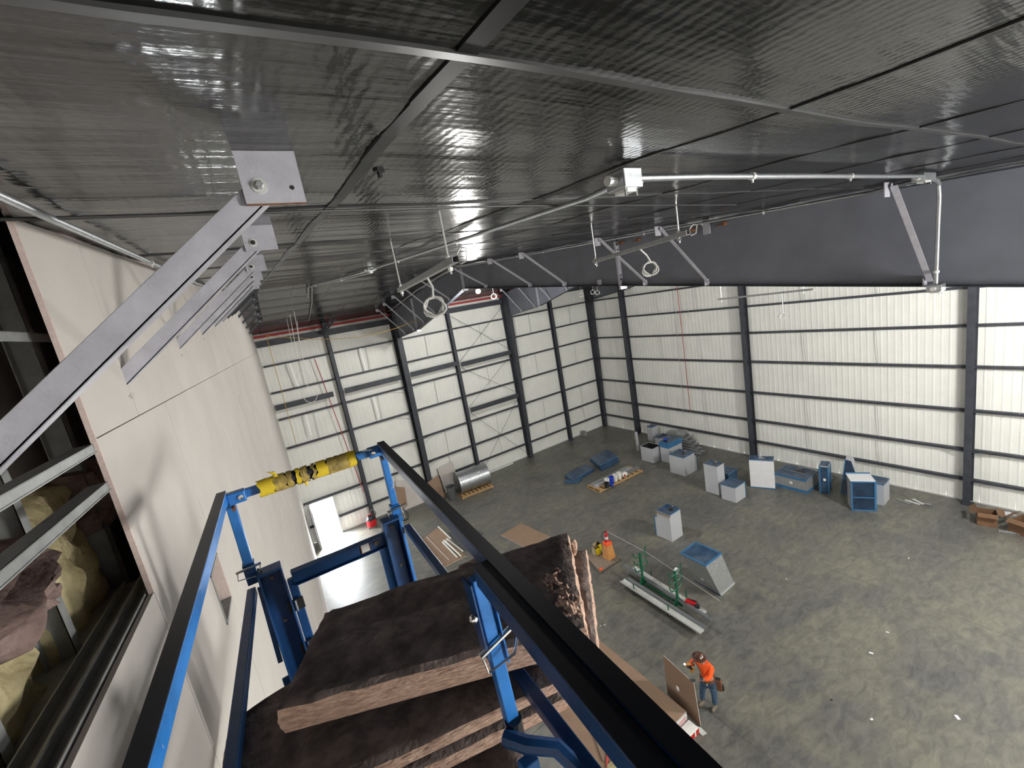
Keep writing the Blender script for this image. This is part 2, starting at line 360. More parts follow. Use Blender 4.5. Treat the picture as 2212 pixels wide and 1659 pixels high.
struct(G().box(-30, -40, -0.3, 40, Y0 - .1, -0.03).build('trim_yard', 'outside'), 'pale yard outside the dock opening')
# base trim angle
struct(G().box(DX1, Y1 - .05, 0, 22.7, Y1 - .024, .05).build('baseboard_back', 'liner_strap'))
struct(G().box(X1 - .05, Y0, 0, X1 - .024, 25.05, .05).build('baseboard_right', 'liner_strap'))
# door
dr = sroot('door_1', 'open doorway blown out by daylight, white door leaf swung in against the wall')
for a in (DX0 - .05, DX1): G().box(a, Y1 - .14, 0, a + .05, Y1 + .05, DZ + .05).build('door_frame', 'liner_strap', dr)
G().box(DX0, Y1 - .14, DZ, DX1, Y1 + .05, DZ + .08).build('door_frame', 'liner', dr)
G().box(DX0 - .04, Y1 - .17 - .95, .02, DX0, Y1 - .17, 2.1).build('door_leaf', 'liner_strap', dr)
GZ = [0.98, 2.23, 3.85, 5.58, 7.16, 8.58, 9.98]
GD = 0.17
def girt(wall, p, q, inward, zs=0.088):
    p = Vector(p); q = Vector(q); n = Vector(inward); g = G()
    a = p + n * .025; b = q + n * .025
    g.beam(a + n * GD / 2, b + n * GD / 2, GD, .010, (0, 0, 1), (0, zs / 2))
    g.beam(a + n * GD, b + n * GD, .010, zs, (0, 0, 1)); g.beam(a + n * GD * .05, b + n * GD * .05, .010, zs, (0, 0, 1), (0, 0))
    return g.build('girt', 'dark_steel', wall)
CX = [3.79, 7.46, 10.95, 15.1, 18.95]          # back wall columns
bx = [0.5] + CX + [22.45]
for z in GZ:
    for a, b in zip(bx, bx[1:]):
        if z < 2.2 and a == 0.5: a = DX1 + .05
        if abs(z - 2.23) < .1 and a == 0.5: z_ = DZ + .12
        else: z_ = z
        girt(wb, (a + .02, Y1, z_), (b - .02, Y1, z_), (0, -1, 0))
girt(wb, (0.5, Y1, .98), (DX0 - .05, Y1, .98), (0, -1, 0))
CY = [21.4, 12.95, 4.47, -4.0]                  # right wall columns
by = [24.85] + CY + [Y0]
for z in GZ + [11.35]:
    for a, b in zip(by, by[1:]): girt(wr, (X1, a - .02, z), (X1, b + .02, z), (-1, 0, 0))
def sag(wall, p, q, off):
    g = G(); g.tube([p, (Vector(p) * .5 + Vector(q) * .5) + Vector(off), q], .013, 5); return g.build('sag_rod', 'liner_strap', wall)
rowgap = [(0, 1), (1, 2), (3, 4), (5, 6)]
for a, b in zip(bx, bx[1:]):
    for f in ((.5,) if b - a < 4.2 else (.5,)):
        for i, j in rowgap:
            x = a + (b - a) * f
            if x < 2.5 and GZ[i] < 2.3: continue
            sag(wb, (x, Y1 - .09, GZ[i]), (x + .1 * ((i % 2) * 2 - 1) * .6, Y1 - .09, GZ[j]), (0, -.02, 0))
for a, b in zip(by, by[1:]):
    for f in ((.5,) if a - b < 4.2 else (.333, .667)):
        for i, j in rowgap:
            y = a + (b - a) * f; sag(wr, (X1 - .09, y, GZ[i]), (X1 - .09, y + .08, GZ[j]), (-.02, 0, 0))
# white insulation tails hanging on the left bays
for (px, py, qx, qy) in ((625, 785, 645, 835), (660, 895, 672, 940), (778, 752, 791, 800), (807, 857, 818, 902), (711, 985, 722, 1010)):
    p = aty(px, py, 24.8); q = aty(qx, qy, 24.8); G().beam(p, q, .075, .02, (0, 1, 0)).build('insulation_tail', 'bright_white', wb)
for (px, py, qx, qy) in ((1456, 625, 1476, 900), (1482, 650, 1490, 690)):
    p = atx(px, py, X1 - .2); q = atx(qx, qy, X1 - .2); G().tube([p, q], .012, 5).build('drop_wire', 'liner_strap', wr)

# ------------------------------------------------------------------ columns
def ipoly(cx, cy, dirv, wflange, d0, d1, z0, z1, tf=.016, tw=.010, mb=None):
    """I column, outer flange at (cx,cy), growing inward along dirv by d0 (base) .. d1 (top)"""
    g = G(); n = Vector(dirv); t = Vector((n.y, -n.x, 0)); c = Vector((cx, cy, 0))
    def P(a, s, z): return c + n * a + t * s + Vector((0, 0, z))
    h = wflange / 2
    def slab(a0, a1, b0, b1, s0, s1): # a at base, b at top
        g.hexa([P(a0, s0, z0), P(a1, s0, z0), P(a1, s1, z0), P(a0, s1, z0), P(b0, s0, z1), P(b1, s0, z1), P(b1, s1, z1), P(b0, s1, z1)])
    slab(0, tf, 0, tf, -h, h); slab(d0 - tf, d0, d1 - tf, d1, -h, h); slab(tf, d0 - tf, tf, d1 - tf, -tw / 2, tw / 2)
    return g
def column(label, cx, cy, n, wf_, d0, d1, z1, braces=(), group=None):
    t = thing('steel_column', label, 'column', (cx, cy, 0), group)
    ipoly(cx, cy, n, wf_, d0, d1, 0.02, z1).build('shaft', 'dark_steel', t)
    nn = Vector(n); s = Vector((abs(nn.y), abs(nn.x), 0)) * (wf_ + .1) / 2; dd = nn * (d0 + .04)
    c = Vector((cx, cy, 0)); a = c - s; b = c + s + dd
    G().box(min(a.x, b.x), min(a.y, b.y), 0, max(a.x, b.x), max(a.y, b.y), .02).build('base_plate', 'dark_steel', t)
    tt = Vector((abs(nn.y), abs(nn.x), 0))
    for z, sg in braces:
        di = d0 + (d1 - d0) * z / z1
        p = c + nn * (di - .02) + Vector((0, 0, z)); q = c + tt * sg * (di + .55) + nn * .12 + Vector((0, 0, z + .03))
        G().beam(p, q, .05, .012).build('flange_brace', 'dark_steel', t)
    return t
both = lambda zz: [(z, s) for z in zz for s in (-1, 1)]
names = ['first dark steel column right of the white door on the back wall, slim', 'second dark steel column from the door, deeper, carrying the near roof beam', 'slim dark column between the spiral duct and the cross rods', 'dark tapered column carrying the second roof beam on the back wall', 'slim dark column on the back wall nearest the corner']
for i, x in enumerate(CX):
    main = i in (1, 3)
    column(names[i], x, Y1 - .03, (0, -1, 0), (.30 if i == 1 else .26) if main else .20, .42 if main else .32, .95 if main else .32, 11.85 if main else 11.8, both([2.23, 3.85, 5.58, 7.16, 8.58]) if main else both([2.23, 5.58, 8.58]))
column('dark steel column standing in the far corner of the two white walls', 22.58, Y1 - .03, (0, -1, 0), .24, .34, .75, 11.8, [])
rn = ['dark column on the right wall nearest the far corner', 'dark column on the right wall behind the paper wrapped duct', 'large dark column on the right wall beside the cardboard boxes', 'dark column on the right wall out of view past the boxes']
for i, y in enumerate(CY): column(rn[i], X1 - .03, y, (-1, 0, 0), .22, .40, .40, zceil(y) - .05, both([2.23, 7.16]))
# eave beams and wind beams on the back wall
ev = 0
for a, b, l in ((0.5, 3.7, 'left of the first column'), (3.9, 7.3, 'between the first and second columns'), (7.62, 10.85, 'right of the second column'), (11.05, 14.95, 'above the cross rods'), (15.25, 22.4, 'running to the far corner')):
    g = G(); g.beam((a, 24.72, 11.12), (b, 24.72, 11.12), .012, .30); g.beam((a, 24.72, 11.27), (b, 24.72, 11.27), .16, .014); g.beam((a, 24.72, 10.97), (b, 24.72, 10.97), .16, .014)
    tag(g.build('eave_beam', 'dark_steel'), 'dark steel eave beam under the red insulation strip, ' + l, 'beam', 'eave beams')
struct(G().box(0.4, 24.9, 11.42, 22.5, 25.0, 11.56).build('trim_insulation', 'brick_red'), 'red insulation strip along the top of the back wall')
for a, b, z, l in ((0.5, 3.35, 7.85, 'upper row, leftmost by the drywall'), (3.95, 7.15, 7.85, 'upper row, second from the drywall'), (7.75, 10.8, 7.85, 'upper row, left of the cross rods'), (11.1, 14.85, 7.7, 'upper row, across the cross rods'), (11.1, 14.85, 4.67, 'lower one across the cross rods')):
    g = G(); g.beam((a, 24.6, z), (b, 24.6, z), .012, .26); g.beam((a, 24.6, z + .13), (b, 24.6, z + .13), .14, .012); g.beam((a, 24.6, z - .13), (b, 24.6, z - .13), .14, .012)
    tag(g.build('wind_beam', 'dark_steel'), 'dark steel wind beam on the back wall, ' + l, 'beam', 'wind beams')
for k, (za, zb) in enumerate(((10.8, 7.9), (7.5, 4.85), (4.5, .3))):
    for s in (0, 1):
        a, b = (11.1, 14.9) if s else (14.9, 11.1)
        tag(G().tube([(a, 24.75, za), (b, 24.75, zb)], .012, 6).build('brace_rod', 'dark_steel'), 'thin steel cross rod in the %s cross, sloping down to the %s' % (('top', 'middle', 'bottom')[k], 'right' if s else 'left'), 'rod', 'cross rods')

# ------------------------------------------------------------------ rafters
BOT = [(Y0, 9.28), (1.09, 10.17), (7.05, 10.93), (14.8, 11.80), (17.7, 11.12), (20.8, 10.45), (24.2, 10.12)]
def zbot(y):
    for (a, za), (b, zb) in zip(BOT, BOT[1:]):
        if a <= y <= b: return za + (zb - za) * (y - a) / (b - a)
    return 10.1
def rafter(x, label, sp=True, xn=None):
    t = thing('roof_beam', label, 'beam', (x, 0, 0)); ys_ = [Y0, 1.09, 3, 5, 7.05, 9, 11, 13, 14.8, 16.2, 17.7, 19.2, 20.8, 22.5, 24.2]
    g = G()
    for a, b in zip(ys_, ys_[1:]):
        g.hexa([(x - .005, a, zbot(a)), (x + .005, a, zbot(a)), (x + .005, b, zbot(b)), (x - .005, b, zbot(b)), (x - .005, a, zceil(a) - .03), (x + .005, a, zceil(a) - .03), (x + .005, b, zceil(b) - .03), (x - .005, b, zceil(b) - .03)])
    g.build('web', 'beam_steel', t)
    for nm, fz in (('bottom_flange', lambda y: zbot(y)), ('top_flange', lambda y: zceil(y) - .045)):
        g = G()
        for a, b in zip(ys_, ys_[1:]):
            g.hexa([(x - .1, a, fz(a) - .008), (x + .1, a, fz(a) - .008), (x + .1, b, fz(b) - .008), (x - .1, b, fz(b) - .008), (x - .1, a, fz(a) + .008), (x + .1, a, fz(a) + .008), (x + .1, b, fz(b) + .008), (x - .1, b, fz(b) + .008)])
        g.build(nm, 'dark_steel', t)
    for ysp in (7.0, 14.8, 20.8):
        sp_ = G().box(x - .1, ysp - .025, zbot(ysp) - .09, x + .1, ysp + .025, zceil(ysp) - .1).build('splice_plate', 'grey_steel', t)
        if ysp < 8:
            for side in (-1,):
                for zz in (0.03, .13, .23, .78, .88, .98):
                    for s in (-1,):
                        G().tube([(x - .06, ysp - .05, zbot(ysp) + zz), (x - .06, ysp - .025, zbot(ysp) + zz)], .016, 6).build('bolt', 'black_metal', sp_)
    if sp:
        for yy in [1.87, 4.86, 6.27, 8.9, 10.45, 13.06, 16.2, 18.0, 19.6, 21.2, 22.7]:
            zt = zceil(yy) - .07; p = Vector((x - 1.28, yy, zt)); q = Vector((x - .11, yy, zbot(yy) + .06)); 
            g = G(); g.angle(p, q, .06, .006, (0, 1, 0), 1, 1); br = g.build('flange_brace', 'grey_steel', t)
            G().box(x - 1.36, yy + .02, zt - .1, x - 1.22, yy + .03, zt + .05).build('clip', 'grey_steel', br)
            G().box(x - .15, yy + .02, zbot(yy) + .01, x - .01, yy + .03, zbot(yy) + .12).build('clip', 'grey_steel', br)
    return t
rf1 = rafter(7.46, 'big dark tapered steel roof beam crossing the right side, nearest the viewer')
for (px, py) in ((1565, 483), (1497, 497), (1344, 524), (1380, 518)):
    p = atx(px, py, 7.42); o = G().tube([p + Vector((-.06, 0, 0)), p + Vector((.03, 0, 0))], .035, 8).build('bolt_head', 'rust', rf1); G().tube([p + Vector((-.04, 0, 0)), p + Vector((-.04, .16, -.01))], .01, 6).build('bolt_shank', 'rust', o)
p = atx(1525, 490, 7.42); G().box(7.41, p.y - .08, p.z - .13, 7.43, p.y + .06, p.z + .12).build('clip_plate', 'grey_steel', rf1)
p = atx(1295, 610, 7.42); G().box(7.41, p.y - .06, p.z - .06, 7.43, p.y + .06, p.z + .06).build('clip_plate', 'grey_steel', rf1)
rafter(15.1, 'second dark steel roof beam, beyond the nearest one')
rafter(22.55, 'third dark steel roof beam along the top of the right wall', sp=False)

# ------------------------------------------------------------------ left drywall partition
wl_ = sroot('wall_left', 'long unpainted drywall partition with an open framed section near the viewer')
def sheet(y0, y1, z0, z1, slope=False, hole=None):
    g = G()
    def bx_(a, b, c, d, zt2=None):
        zt2 = d if zt2 is None else zt2
        x = -.66; g.hexa([(x - .016, a, c), (x, a, c), (x, b, c), (x - .016, b, c), (x - .016, a, d), (x, a, d), (x, b, zt2), (x - .016, b, zt2)])
    if hole:
        hy0, hy1, hz0, hz1 = hole; bx_(y0, hy0, z0, z1); bx_(hy1, y1, z0, z1); bx_(hy0, hy1, z0, hz0); bx_(hy0, hy1, hz1, z1)
    elif slope: bx_(y0, y1, z0, zceil(y0) + .0, zceil(y1) + .0)
    else: bx_(y0, y1, z0, z1)
    return g.shear().build('drywall_sheet', 'drywall', wl_)
OPY, OPZ = 2.21, 10.10
levels = [0.02, 1.62, 4.67, 7.72, 10.77, 13.9]; gap = .0025
yj = [2.21 + 1.22 * k for k in range(-7, 20)]; yj = [v for v in yj if v > Y0] ; yj = [Y0] + yj + [25.08]; yj = [v for v in yj if v <= 25.08]
for li, (za, zb) in enumerate(zip(levels, levels[1:])):
    sh = 0.61 if li % 2 == 0 else 0
    ed = [Y0] + [v + sh for v in yj[1:-1] if Y0 < v + sh < 24.9] + [25.08]
    if li >= 3 and 2.21 not in ed: ed = sorted(ed + [2.21])
    for a, b in zip(ed, ed[1:]):
        a_, b_ = a + gap, b - gap
        if li == 4:
            if b <= OPY + .01: continue
            if a < OPY: a_ = OPY
            if b - a < .3: continue
            if a_ < 15 < b_: sheet(a_, 15, za + gap, zb, True); sheet(15, b_, za + gap, zb, True)
            else: sheet(a_, b_, za + gap, zb, True)
        elif li == 3:
            if b <= OPY + .01: sheet(a_, b_, za + gap, OPZ); continue
            if a < OPY: a_ = OPY
            if a_ <= 3.1 and b_ >= 3.42: sheet(a_, b_, za + gap, zb - gap, hole=(3.10, 3.42, 9.37, 9.69))
            else: sheet(a_, b_, za + gap, zb - gap)
        else: sheet(a_, b_, za + gap, zb - gap)
G().box(-.678, Y0, 0, -.676, 2.21, OPZ).box(-.678, 2.21, 0, -.676, 3.1, 12.9).box(-.678, 3.42, 0, -.676, 25.05, 12.9).box(-.678, 3.1, 0, -.676, 3.42, 9.37).box(-.678, 3.1, 9.69, -.676, 3.42, 12.9).shear().build('backing', 'drywall_edge', wl_)
G().box(-.677, 2.203, OPZ, -.659, 2.212, zceil(2.2)).shear().build('sheet_edge', 'drywall_edge', wl_)
# torn holes and small patches at the flange braces
ins = sroot('wall_inner', 'open steel stud framing with mineral wool behind the missing drywall')
def wb_(n, a, mtl, par=ins, **k):
    return G().box(*a).shear().build(n, mtl, par, **k)
G().box(-2.1, Y0 - .1, 0, -2.0, Y1, 13).build('outer_sheeting', 'cavity', ins)
wb_('backing_board', (-1.10, Y0, 9.0, -1.06, 3.6, 12.2), 'cavity')
def stud(y, z0, z1, xo=-.86, d=.09):
    g = G().box(xo - d, y - .002, z0, xo, y + .002, z1).box(xo - .004, y - .042, z0, xo, y, z1).box(xo - d, y - .042, z0, xo - d + .004, y, z1).box(xo - .004, y - .042, z0, xo - .001, y - .036, z1)
    return g.shear().build('stud', 'galv_dull', ins)
for y in (2.66, 2.09, 1.62, 1.17, .7, .2): stud(y, 9.9, 11.9)
g = G()
for (xa, xb, z0) in ((-.745, -.685, OPZ - .035), (-.83, -.765, OPZ - .06)):
    g.box(xa, Y0, z0, xb, 2.5, z0 + .006).box(xa, Y0, z0, xa + .005, 2.5, z0 + .045).box(xb - .005, Y0, z0, xb, 2.5, z0 + .045)
g.shear().build('bottom_track', 'galv_dull', ins)
wb_('sill_ledge', (-1.05, Y0, 9.90, -.68, 2.6, 10.03), 'galv_dull')
for (z, xo) in ((10.755, -.70), (10.60, -.70), (11.2, -.78)):
    g = G().box(xo - .03, Y0, z - .004, xo + .03, 2.20 if z < 11 else 2.5, z).box(xo + .026, Y0, z - .035, xo + .03, 2.2 if z < 11 else 2.5, z).box(xo + .026, Y0, z - .035, xo + .034, 2.2 if z < 11 else 2.5, z - .031)
    g.shear().build('cross_channel', 'galv_dull', ins)
def lump(name, material, y0, y1, z0, z1, x, thick, seed, amp=.03, parent=ins):
    g = G(); n = 14; m_ = 16
    for j in range(m_ + 1):
        for i in range(n + 1):
            u, v = i / n, j / m_; e = 1 if 0 < i < n and 0 < j < m_ else 0
            y = y0 + (y1 - y0) * u + .04 * noise.noise(Vector((u * 4, v * 4, seed))); z = z0 + (z1 - z0) * v + .05 * noise.noise(Vector((u * 5, v * 3, seed + 5)))
            g.v.append(Vector((x + (thick * (0.75 + .25 * math.sin(pi * u) * math.sin(pi * v)) + amp * noise.noise(Vector((u * 6, v * 7, seed + 9)))) * e, y, z)))
    g.f = [(j * (n + 1) + i, j * (n + 1) + i + 1, (j + 1) * (n + 1) + i + 1, (j + 1) * (n + 1) + i) for j in range(m_) for i in range(n)]
    return g.shear().build(name, material, parent, smooth=True)
lump('mineral_wool', 'wool_yellow', 2.05, 2.66, 9.95, 10.62, -1.04, .14, 1, .05)
lump('mineral_wool', 'wool_yellow', 1.20, 2.02, 9.95, 10.34, -1.04, .15, 2, .05)
lump('mineral_wool', 'wool_yellow', .25, 1.16, 9.95, 10.40, -1.04, .15, 3, .05)
lump('pink_wool', 'wool_pink', 1.30, 2.02, 10.30, 10.56, -.98, .22, 4, .07)
lump('pink_wool', 'wool_pink', 1.15, 1.95, 10.62, 10.80, -1.02, .14, 5, .05)
lump('pink_wool', 'wool_pink', 2.62, 2.85, 10.3, 10.62, -1.0, .2, 6, .05)
lump('brown_wool', 'cavity', .6, 2.6, 10.75, 11.6, -1.06, .08, 7, .03)
# window opening lower down
wn = sroot('window_1', 'small square framed opening through the drywall near the lift rail')
wb_('frame', (-.86, 3.09, 9.36, -.655, 3.105, 9.70), 'galv_dull', wn); wb_('frame', (-.86, 3.415, 9.36, -.655, 3.43, 9.70), 'drywall_edge', wn)
wb_('frame', (-.86, 3.09, 9.355, -.655, 3.43, 9.372), 'galv_dull', wn); wb_('frame', (-.86, 3.09, 9.688, -.655, 3.43, 9.70), 'galv_dull', wn)
wb_('pane', (-.86, 3.1, 9.36, -.85, 3.42, 9.69), 'film_clear', wn)
G().box(-.66, 0, 0, -.635, 25, .10).shear().build('baseboard_left', 'liner_strap')['kind'] = 'structure'

# diagonal braces from the roof purlins into the drywall
ybr = [1.47, 2.79, 4.5, 6.2, 7.9, 9.6, 11.2, 12.8, 14.4, 16.0, 17.6, 19.2, 20.8]
for i, y in enumerate(ybr):
    xt = .149 + .022 * (y - 1.47) + (0.012 * (y - 4) if y > 4 else 0); ztop = zceil(y)
    lab = ['thick grey steel brace crossing the near left corner, bolted to its ceiling plate', 'second grey steel brace, its foot poking into torn drywall', 'third grey steel brace along the drywall, behind the second'][i] if i < 3 else 'grey diagonal roof brace number %s in the receding row, above the drywall' % ['four', 'five', 'six', 'seven', 'eight', 'nine', 'ten', 'eleven', 'twelve', 'thirteen'][i - 3]
    t = thing('roof_brace', lab, 'brace', (0, y, 0), 'diagonal roof braces')
    mtl = 'grey_steel' if i < 6 else 'dark_steel'
    hgp = .095 if i < 1 else .085
    G().box(xt - .045, y - .004, ztop - hgp - .03, xt + .115, y + .004, ztop + .05).build('ceiling_plate', mtl, t)
    p = Vector((xt - .006, y + .012, ztop - .085)); xb = wx(y) + (-.08 if i else .05); q = Vector((xb, y + .012, ztop - (.085 + .81 * (p.x - xb))))
    if i == 0: q = p + (Vector((-.533, 1.482, 10.889)) - p) * 1.12
    d = (q - p).normalized(); nn = Vector((0, 1, 0)); r = d.cross(nn)
    if r.z < 0: r = -r
    g = G(); a, b = p - d * .03, q
    wd_ = .067; t_ = .008
    # web facing the viewer, lower leg turned back
    g.hexa([a - r * wd_ / 2, a + r * wd_ / 2, a + r * wd_ / 2 + nn * t_, a - r * wd_ / 2 + nn * t_, b - r * wd_ / 2, b + r * wd_ / 2, b + r * wd_ / 2 + nn * t_, b - r * wd_ / 2 + nn * t_])
    g.hexa([a - r * (wd_ / 2 + .0), a - r * (wd_ / 2 - t_), a - r * (wd_ / 2 - t_) + nn * .07, a - r * wd_ / 2 + nn * .07, b - r * (wd_ / 2), b - r * (wd_ / 2 - t_), b - r * (wd_ / 2 - t_) + nn * .07, b - r * wd_ / 2 + nn * .07])
    br = g.build('angle_bar', mtl, t, bevel=.002 if i < 3 else 0)
    bc = Vector((xt - .001, y - .004, ztop - .072))
    G().lathe(bc, [(.0001, 0), (.0215, 0), (.0215, .003), (.011, .003), (.011, .010), (.0001, .010)], 14, (0, -1, 0)).build('washer', 'bright_metal', t)
    G().lathe(bc + Vector((0, -.003, 0)), [(.0125, 0), (.0125, .010), (.009, .012), (.0001, .012)], 6, (0, -1, 0)).build('bolt', 'galv_dull' if i == 0 else 'black_metal', t)
    if i == 0:
        G().lathe(Vector((xt + .085, y - .0045, ztop - .078)), [(.0065, 0), (.0065, .001), (.0001, .001)], 10, (0, -1, 0)).build('hole', 'dark_inside', t)
        G().box(xt - .045, y - .0046, ztop - hgp - .031, xt + .115, y - .003, ztop - hgp - .026).build('rust_edge', 'rust', t)
    if i in (1, 2, 3):
        g = G(); c = Vector((wx(y) + .002, y, q.z)); pts = []
        for k in range(7): pts.append(Vector((wx(y) + .003, y - .02 + .08 * k / 6, q.z - .03 - .03 * math.sin(k * 1.9) * .4)))
        g.tube(pts, .006, 4).build('torn_edge', 'drywall', wl_)
for (px, py, qx, qy) in ((516, 856, 522, 884),):
    def onw(a, b):
        d = ray(a, b); return Vector((0, 0, CH)) + d * (-.655 / (d.x - WS * d.y))
    a, b = onw(px, py), onw(qx, qy); G().beam(a, b, .03, .01, (1, 0, 0)).build('patch', 'paper', wl_)

# ------------------------------------------------------------------ conduits and strut rails
def follow(pts, dz, step=.5):
    out = []
    for (x, y), (x2, y2) in zip(pts, pts[1:]):
        n = max(1, int(math.hypot(x2 - x, y2 - y) / step))
        for k in range(n): u = k / n; out.append(Vector((x + (x2 - x) * u, y + (y2 - y) * u, zceil(y + (y2 - y) * u) - dz)))
    x, y = pts[-1]; out.append(Vector((x, y, zceil(y) - dz))); return out
def conduit(label, pts, r, straps=(), dz=.04, raw=False):
    t = thing('conduit', label, 'pipe', tuple(pts[0]) if raw else (pts[0][0], pts[0][1], zceil(pts[0][1]) - dz))
    P = [Vector(p) for p in pts] if raw else follow(pts, dz); G().tube(P, r, 10).build('pipe', 'galv', t, smooth=True)
    n = len(P) - 1
    for s in straps:
        f = s * n; i = min(int(f), n - 1); p = P[i].lerp(P[i + 1], f - i); d = (P[i + 1] - P[i]).normalized()
        G().tube([p - d * .014, p + d * .014], r * 1.35, 8).tube([p, p + Vector((0, 0, -r * 2.2))], r * .4, 5).build('strap', 'bright_metal', t)
    return t
JB = (1.75, 1.53)
conduit('shiny conduit running along the ceiling beside the drywall top', [(-.47, .6), (-.44, 1.77), (-.41, 2.99), (-.36, 5), (-.31, 7.41), (-.22, 10)], .014, (.33, .75), .035)
conduit('shiny conduit from the ceiling junction box toward the near roof beam', [JB, (2.33, 1.50), (3.6, 1.50), (5.12, 1.53), (5.9, 1.53)], .017, (.25, .6), .045)
conduit('bent conduit running away under the ceiling from the junction box', [JB, (1.84, 1.72), (1.93, 2.0), (1.99, 2.95), (2.1, 4.5), (2.35, 8.4), (2.5, 12.5)], .017, (.25, .45, .7, .9), .045)
conduit('upper far conduit near the ridge with a bend toward the drywall', [(2.35, 8.4), (2.3, 11.0), (2.05, 14.3), (2.3, 17.0)], .017, (.3, .6), .10)
conduit('lower far conduit beside the upper one near the ridge', [(2.48, 9), (2.45, 11.5), (2.2, 14.6), (2.6, 18.5), (2.87, 22.8)], .017, (.2, .5), .045)
conduit('left of the twin conduits along the top of the near roof beam', [(6.2, 1.6), (7.12, 2.4), (7.12, 8), (7.12, 15), (7.12, 24)], .018, (.1, .2, .4, .7), .05)
conduit('right of the twin conduits along the top of the near roof beam', [(6.25, 1.6), (7.2, 2.3), (7.2, 8), (7.2, 15), (7.2, 24)], .018, (.15, .35, .6), .05)
zt = zceil(1.6) - .05
conduit('vertical conduit dropping down the face of the near roof beam', [(6.2, 1.6, zt), (6.9, 1.68, zt), (7.14, 1.72, zt - .03), (7.2, 1.73, zt - .16), (7.2, 1.74, 10.9), (7.2, 1.75, 10.30)], .022, (.95,), raw=True)
def jbox(label, c, d):
    t = thing('junction_box', label, 'electrical box', tuple(c)); G().cbox(c, d).build('box', 'galv', t, bevel=.006)
    G().cbox((c[0], c[1], c[2] - d[2] / 2 - .006), (d[0] * .5, d[1] * .7, .02)).build('cover', 'bright_metal', t, bevel=.004)
    for s in (-1, 1):
        G().tube([(c[0] + s * d[0] * .3, c[1] - d[1] * .3, c[2] - d[2] / 2), (c[0] + s * d[0] * .3, c[1] - d[1] * .3, c[2] - d[2] / 2 - .035)], .006, 6).build('screw', 'chrome', t)
    for s in (-1, 1):
        G().tube([(c[0] + s * d[0] * .5, c[1], c[2]), (c[0] + s * (d[0] * .5 + .05), c[1], c[2])], .024, 10).build('connector', 'bright_metal', t)
    return t
jbox('galvanised junction box on the ceiling above the hanging strut rails', (JB[0], JB[1] + .02, zceil(1.53) - .05), (.13, .12, .09))
jbox('junction box where conduits meet at the top of the near roof beam', (6.1, 1.58, zt), (.34, .10, .07))
jbox('junction box at the bottom end of the vertical conduit', (7.2, 1.75, 10.26), (.16, .14, .09))
jbox('small box on the far ceiling conduit', (2.33, 8.4, zceil(8.4) - .05), (.12, .12, .08))
t = thing('ceiling_bolt', 'small steel nut on the dark ceiling band above the braces', 'bolt', (.51, 1.47, zceil(1.47) - .02)); G().lathe((.51, 1.47, zceil(1.47) - .02), [(.02, 0), (.02, -.012), (.008, -.012), (.008, -.03), (.0001, -.03)], 6).build('nut', 'black_metal', t)
tag(G().tube([(-.6, 2.06, zceil(2.06) - .03), (.27, 2.11, zceil(2.11) - .035), (1.6, 2.25, zceil(2.25) - .03), (3.1, 2.51, zceil(2.51) - .03), (4.8, 2.75, zceil(2.75) - .04)], .006, 6).build('ceiling_cable', 'wire_dark'), 'thin grey cable stretched straight across the ceiling', 'cable')

def coil(g, c, r, n=4, turns=3):
    pts = []; N = 16 * turns
    for k in range(N + 1):
        a = 2 * pi * k / 16 + pi / 2; rr = r * (1 + .12 * math.sin(k * .7)); pts.append(c + Vector((rr * math.cos(a) * .82, rr * math.cos(a) * -.55, rr * math.sin(a))) + Vector((.01 * math.sin(k * 1.3), .012 * (k / 16), 0)))
    g.tube(pts, .0085, 5); return pts[0]
def strut(label, p, q, rods, hang=None, coilr=.1):
    p = Vector(p); q = Vector(q); t = thing('strut_rail', label, 'rail', tuple((p + q) / 2)); g = G()
    g.beam(p, q, .041, .004, (0, 0, 1), (0, -.018)); g.beam(p, q, .004, .041, (0, 0, 1), (-.02, 0)); g.beam(p, q, .004, .041, (0, 0, 1), (.02, 0))
    g.beam(p, q, .010, .004, (0, 0, 1), (-.016, .02)); g.beam(p, q, .010, .004, (0, 0, 1), (.016, .02)); g.build('channel', 'galv_dull', t)
    for r in rods:
        a = Vector(r); zt_ = zc(a.x, a.y) + .02; G().tube([(a.x, a.y, a.z - .07), (a.x, a.y, zt_)], .007, 6).build('threaded_rod', 'bright_metal', t)
        G().lathe((a.x, a.y, a.z - .05), [(.018, 0), (.018, .02), (.0001, .02)], 6).build('nut', 'chrome', t); G().lathe((a.x, a.y, a.z + .025), [(.018, 0), (.018, .015), (.0001, .015)], 6).build('nut', 'chrome', t)
    e = (p if p.y < q.y else q); G().tube([e + Vector((.02, -.01, -.03)), e + Vector((.05, -.04, -.02)), e + Vector((.06, -.05, .05)), e + Vector((.03, -.03, .06)), e + Vector((.01, -.01, .03))], .006, 5).build('clamp', 'bright_metal', t)
    return t
def wirecoil(label, top, cc, r, material='wire_white'):
    t = thing('wire_coil', label, 'wire', tuple(cc)); g = G(); st = coil(g, Vector(cc), r); g.tube([top, (Vector(top) + st) / 2 + Vector((.02, 0, 0)), st], .009, 6); g.build('wire', material, t, smooth=True); return t
S1a, S1b = Vector((1.47, 4.414, 11.317)), Vector((1.18, 2.394, 11.305))
S2a, S2b = Vector((4.08, 4.27, 11.32)), Vector((3.57, 2.50, 11.325))
strut('left hanging strut rail below the ceiling, above the bright bulb', S1a, S1b, [S1a.lerp(S1b, .06), S1a.lerp(S1b, .93)])
strut('right hanging strut rail in front of the near roof beam', S2a, S2b, [S2a.lerp(S2b, .03), S2a.lerp(S2b, .93)])
strut('strut rail hanging behind the near roof beam, against the right wall', (11, 7.01, 10.08), (11, 4.71, 10.08), [(11, 6.9, 10.08), (11, 4.9, 10.08)])
def ratio(px, py, z): return atz(px, py, z)
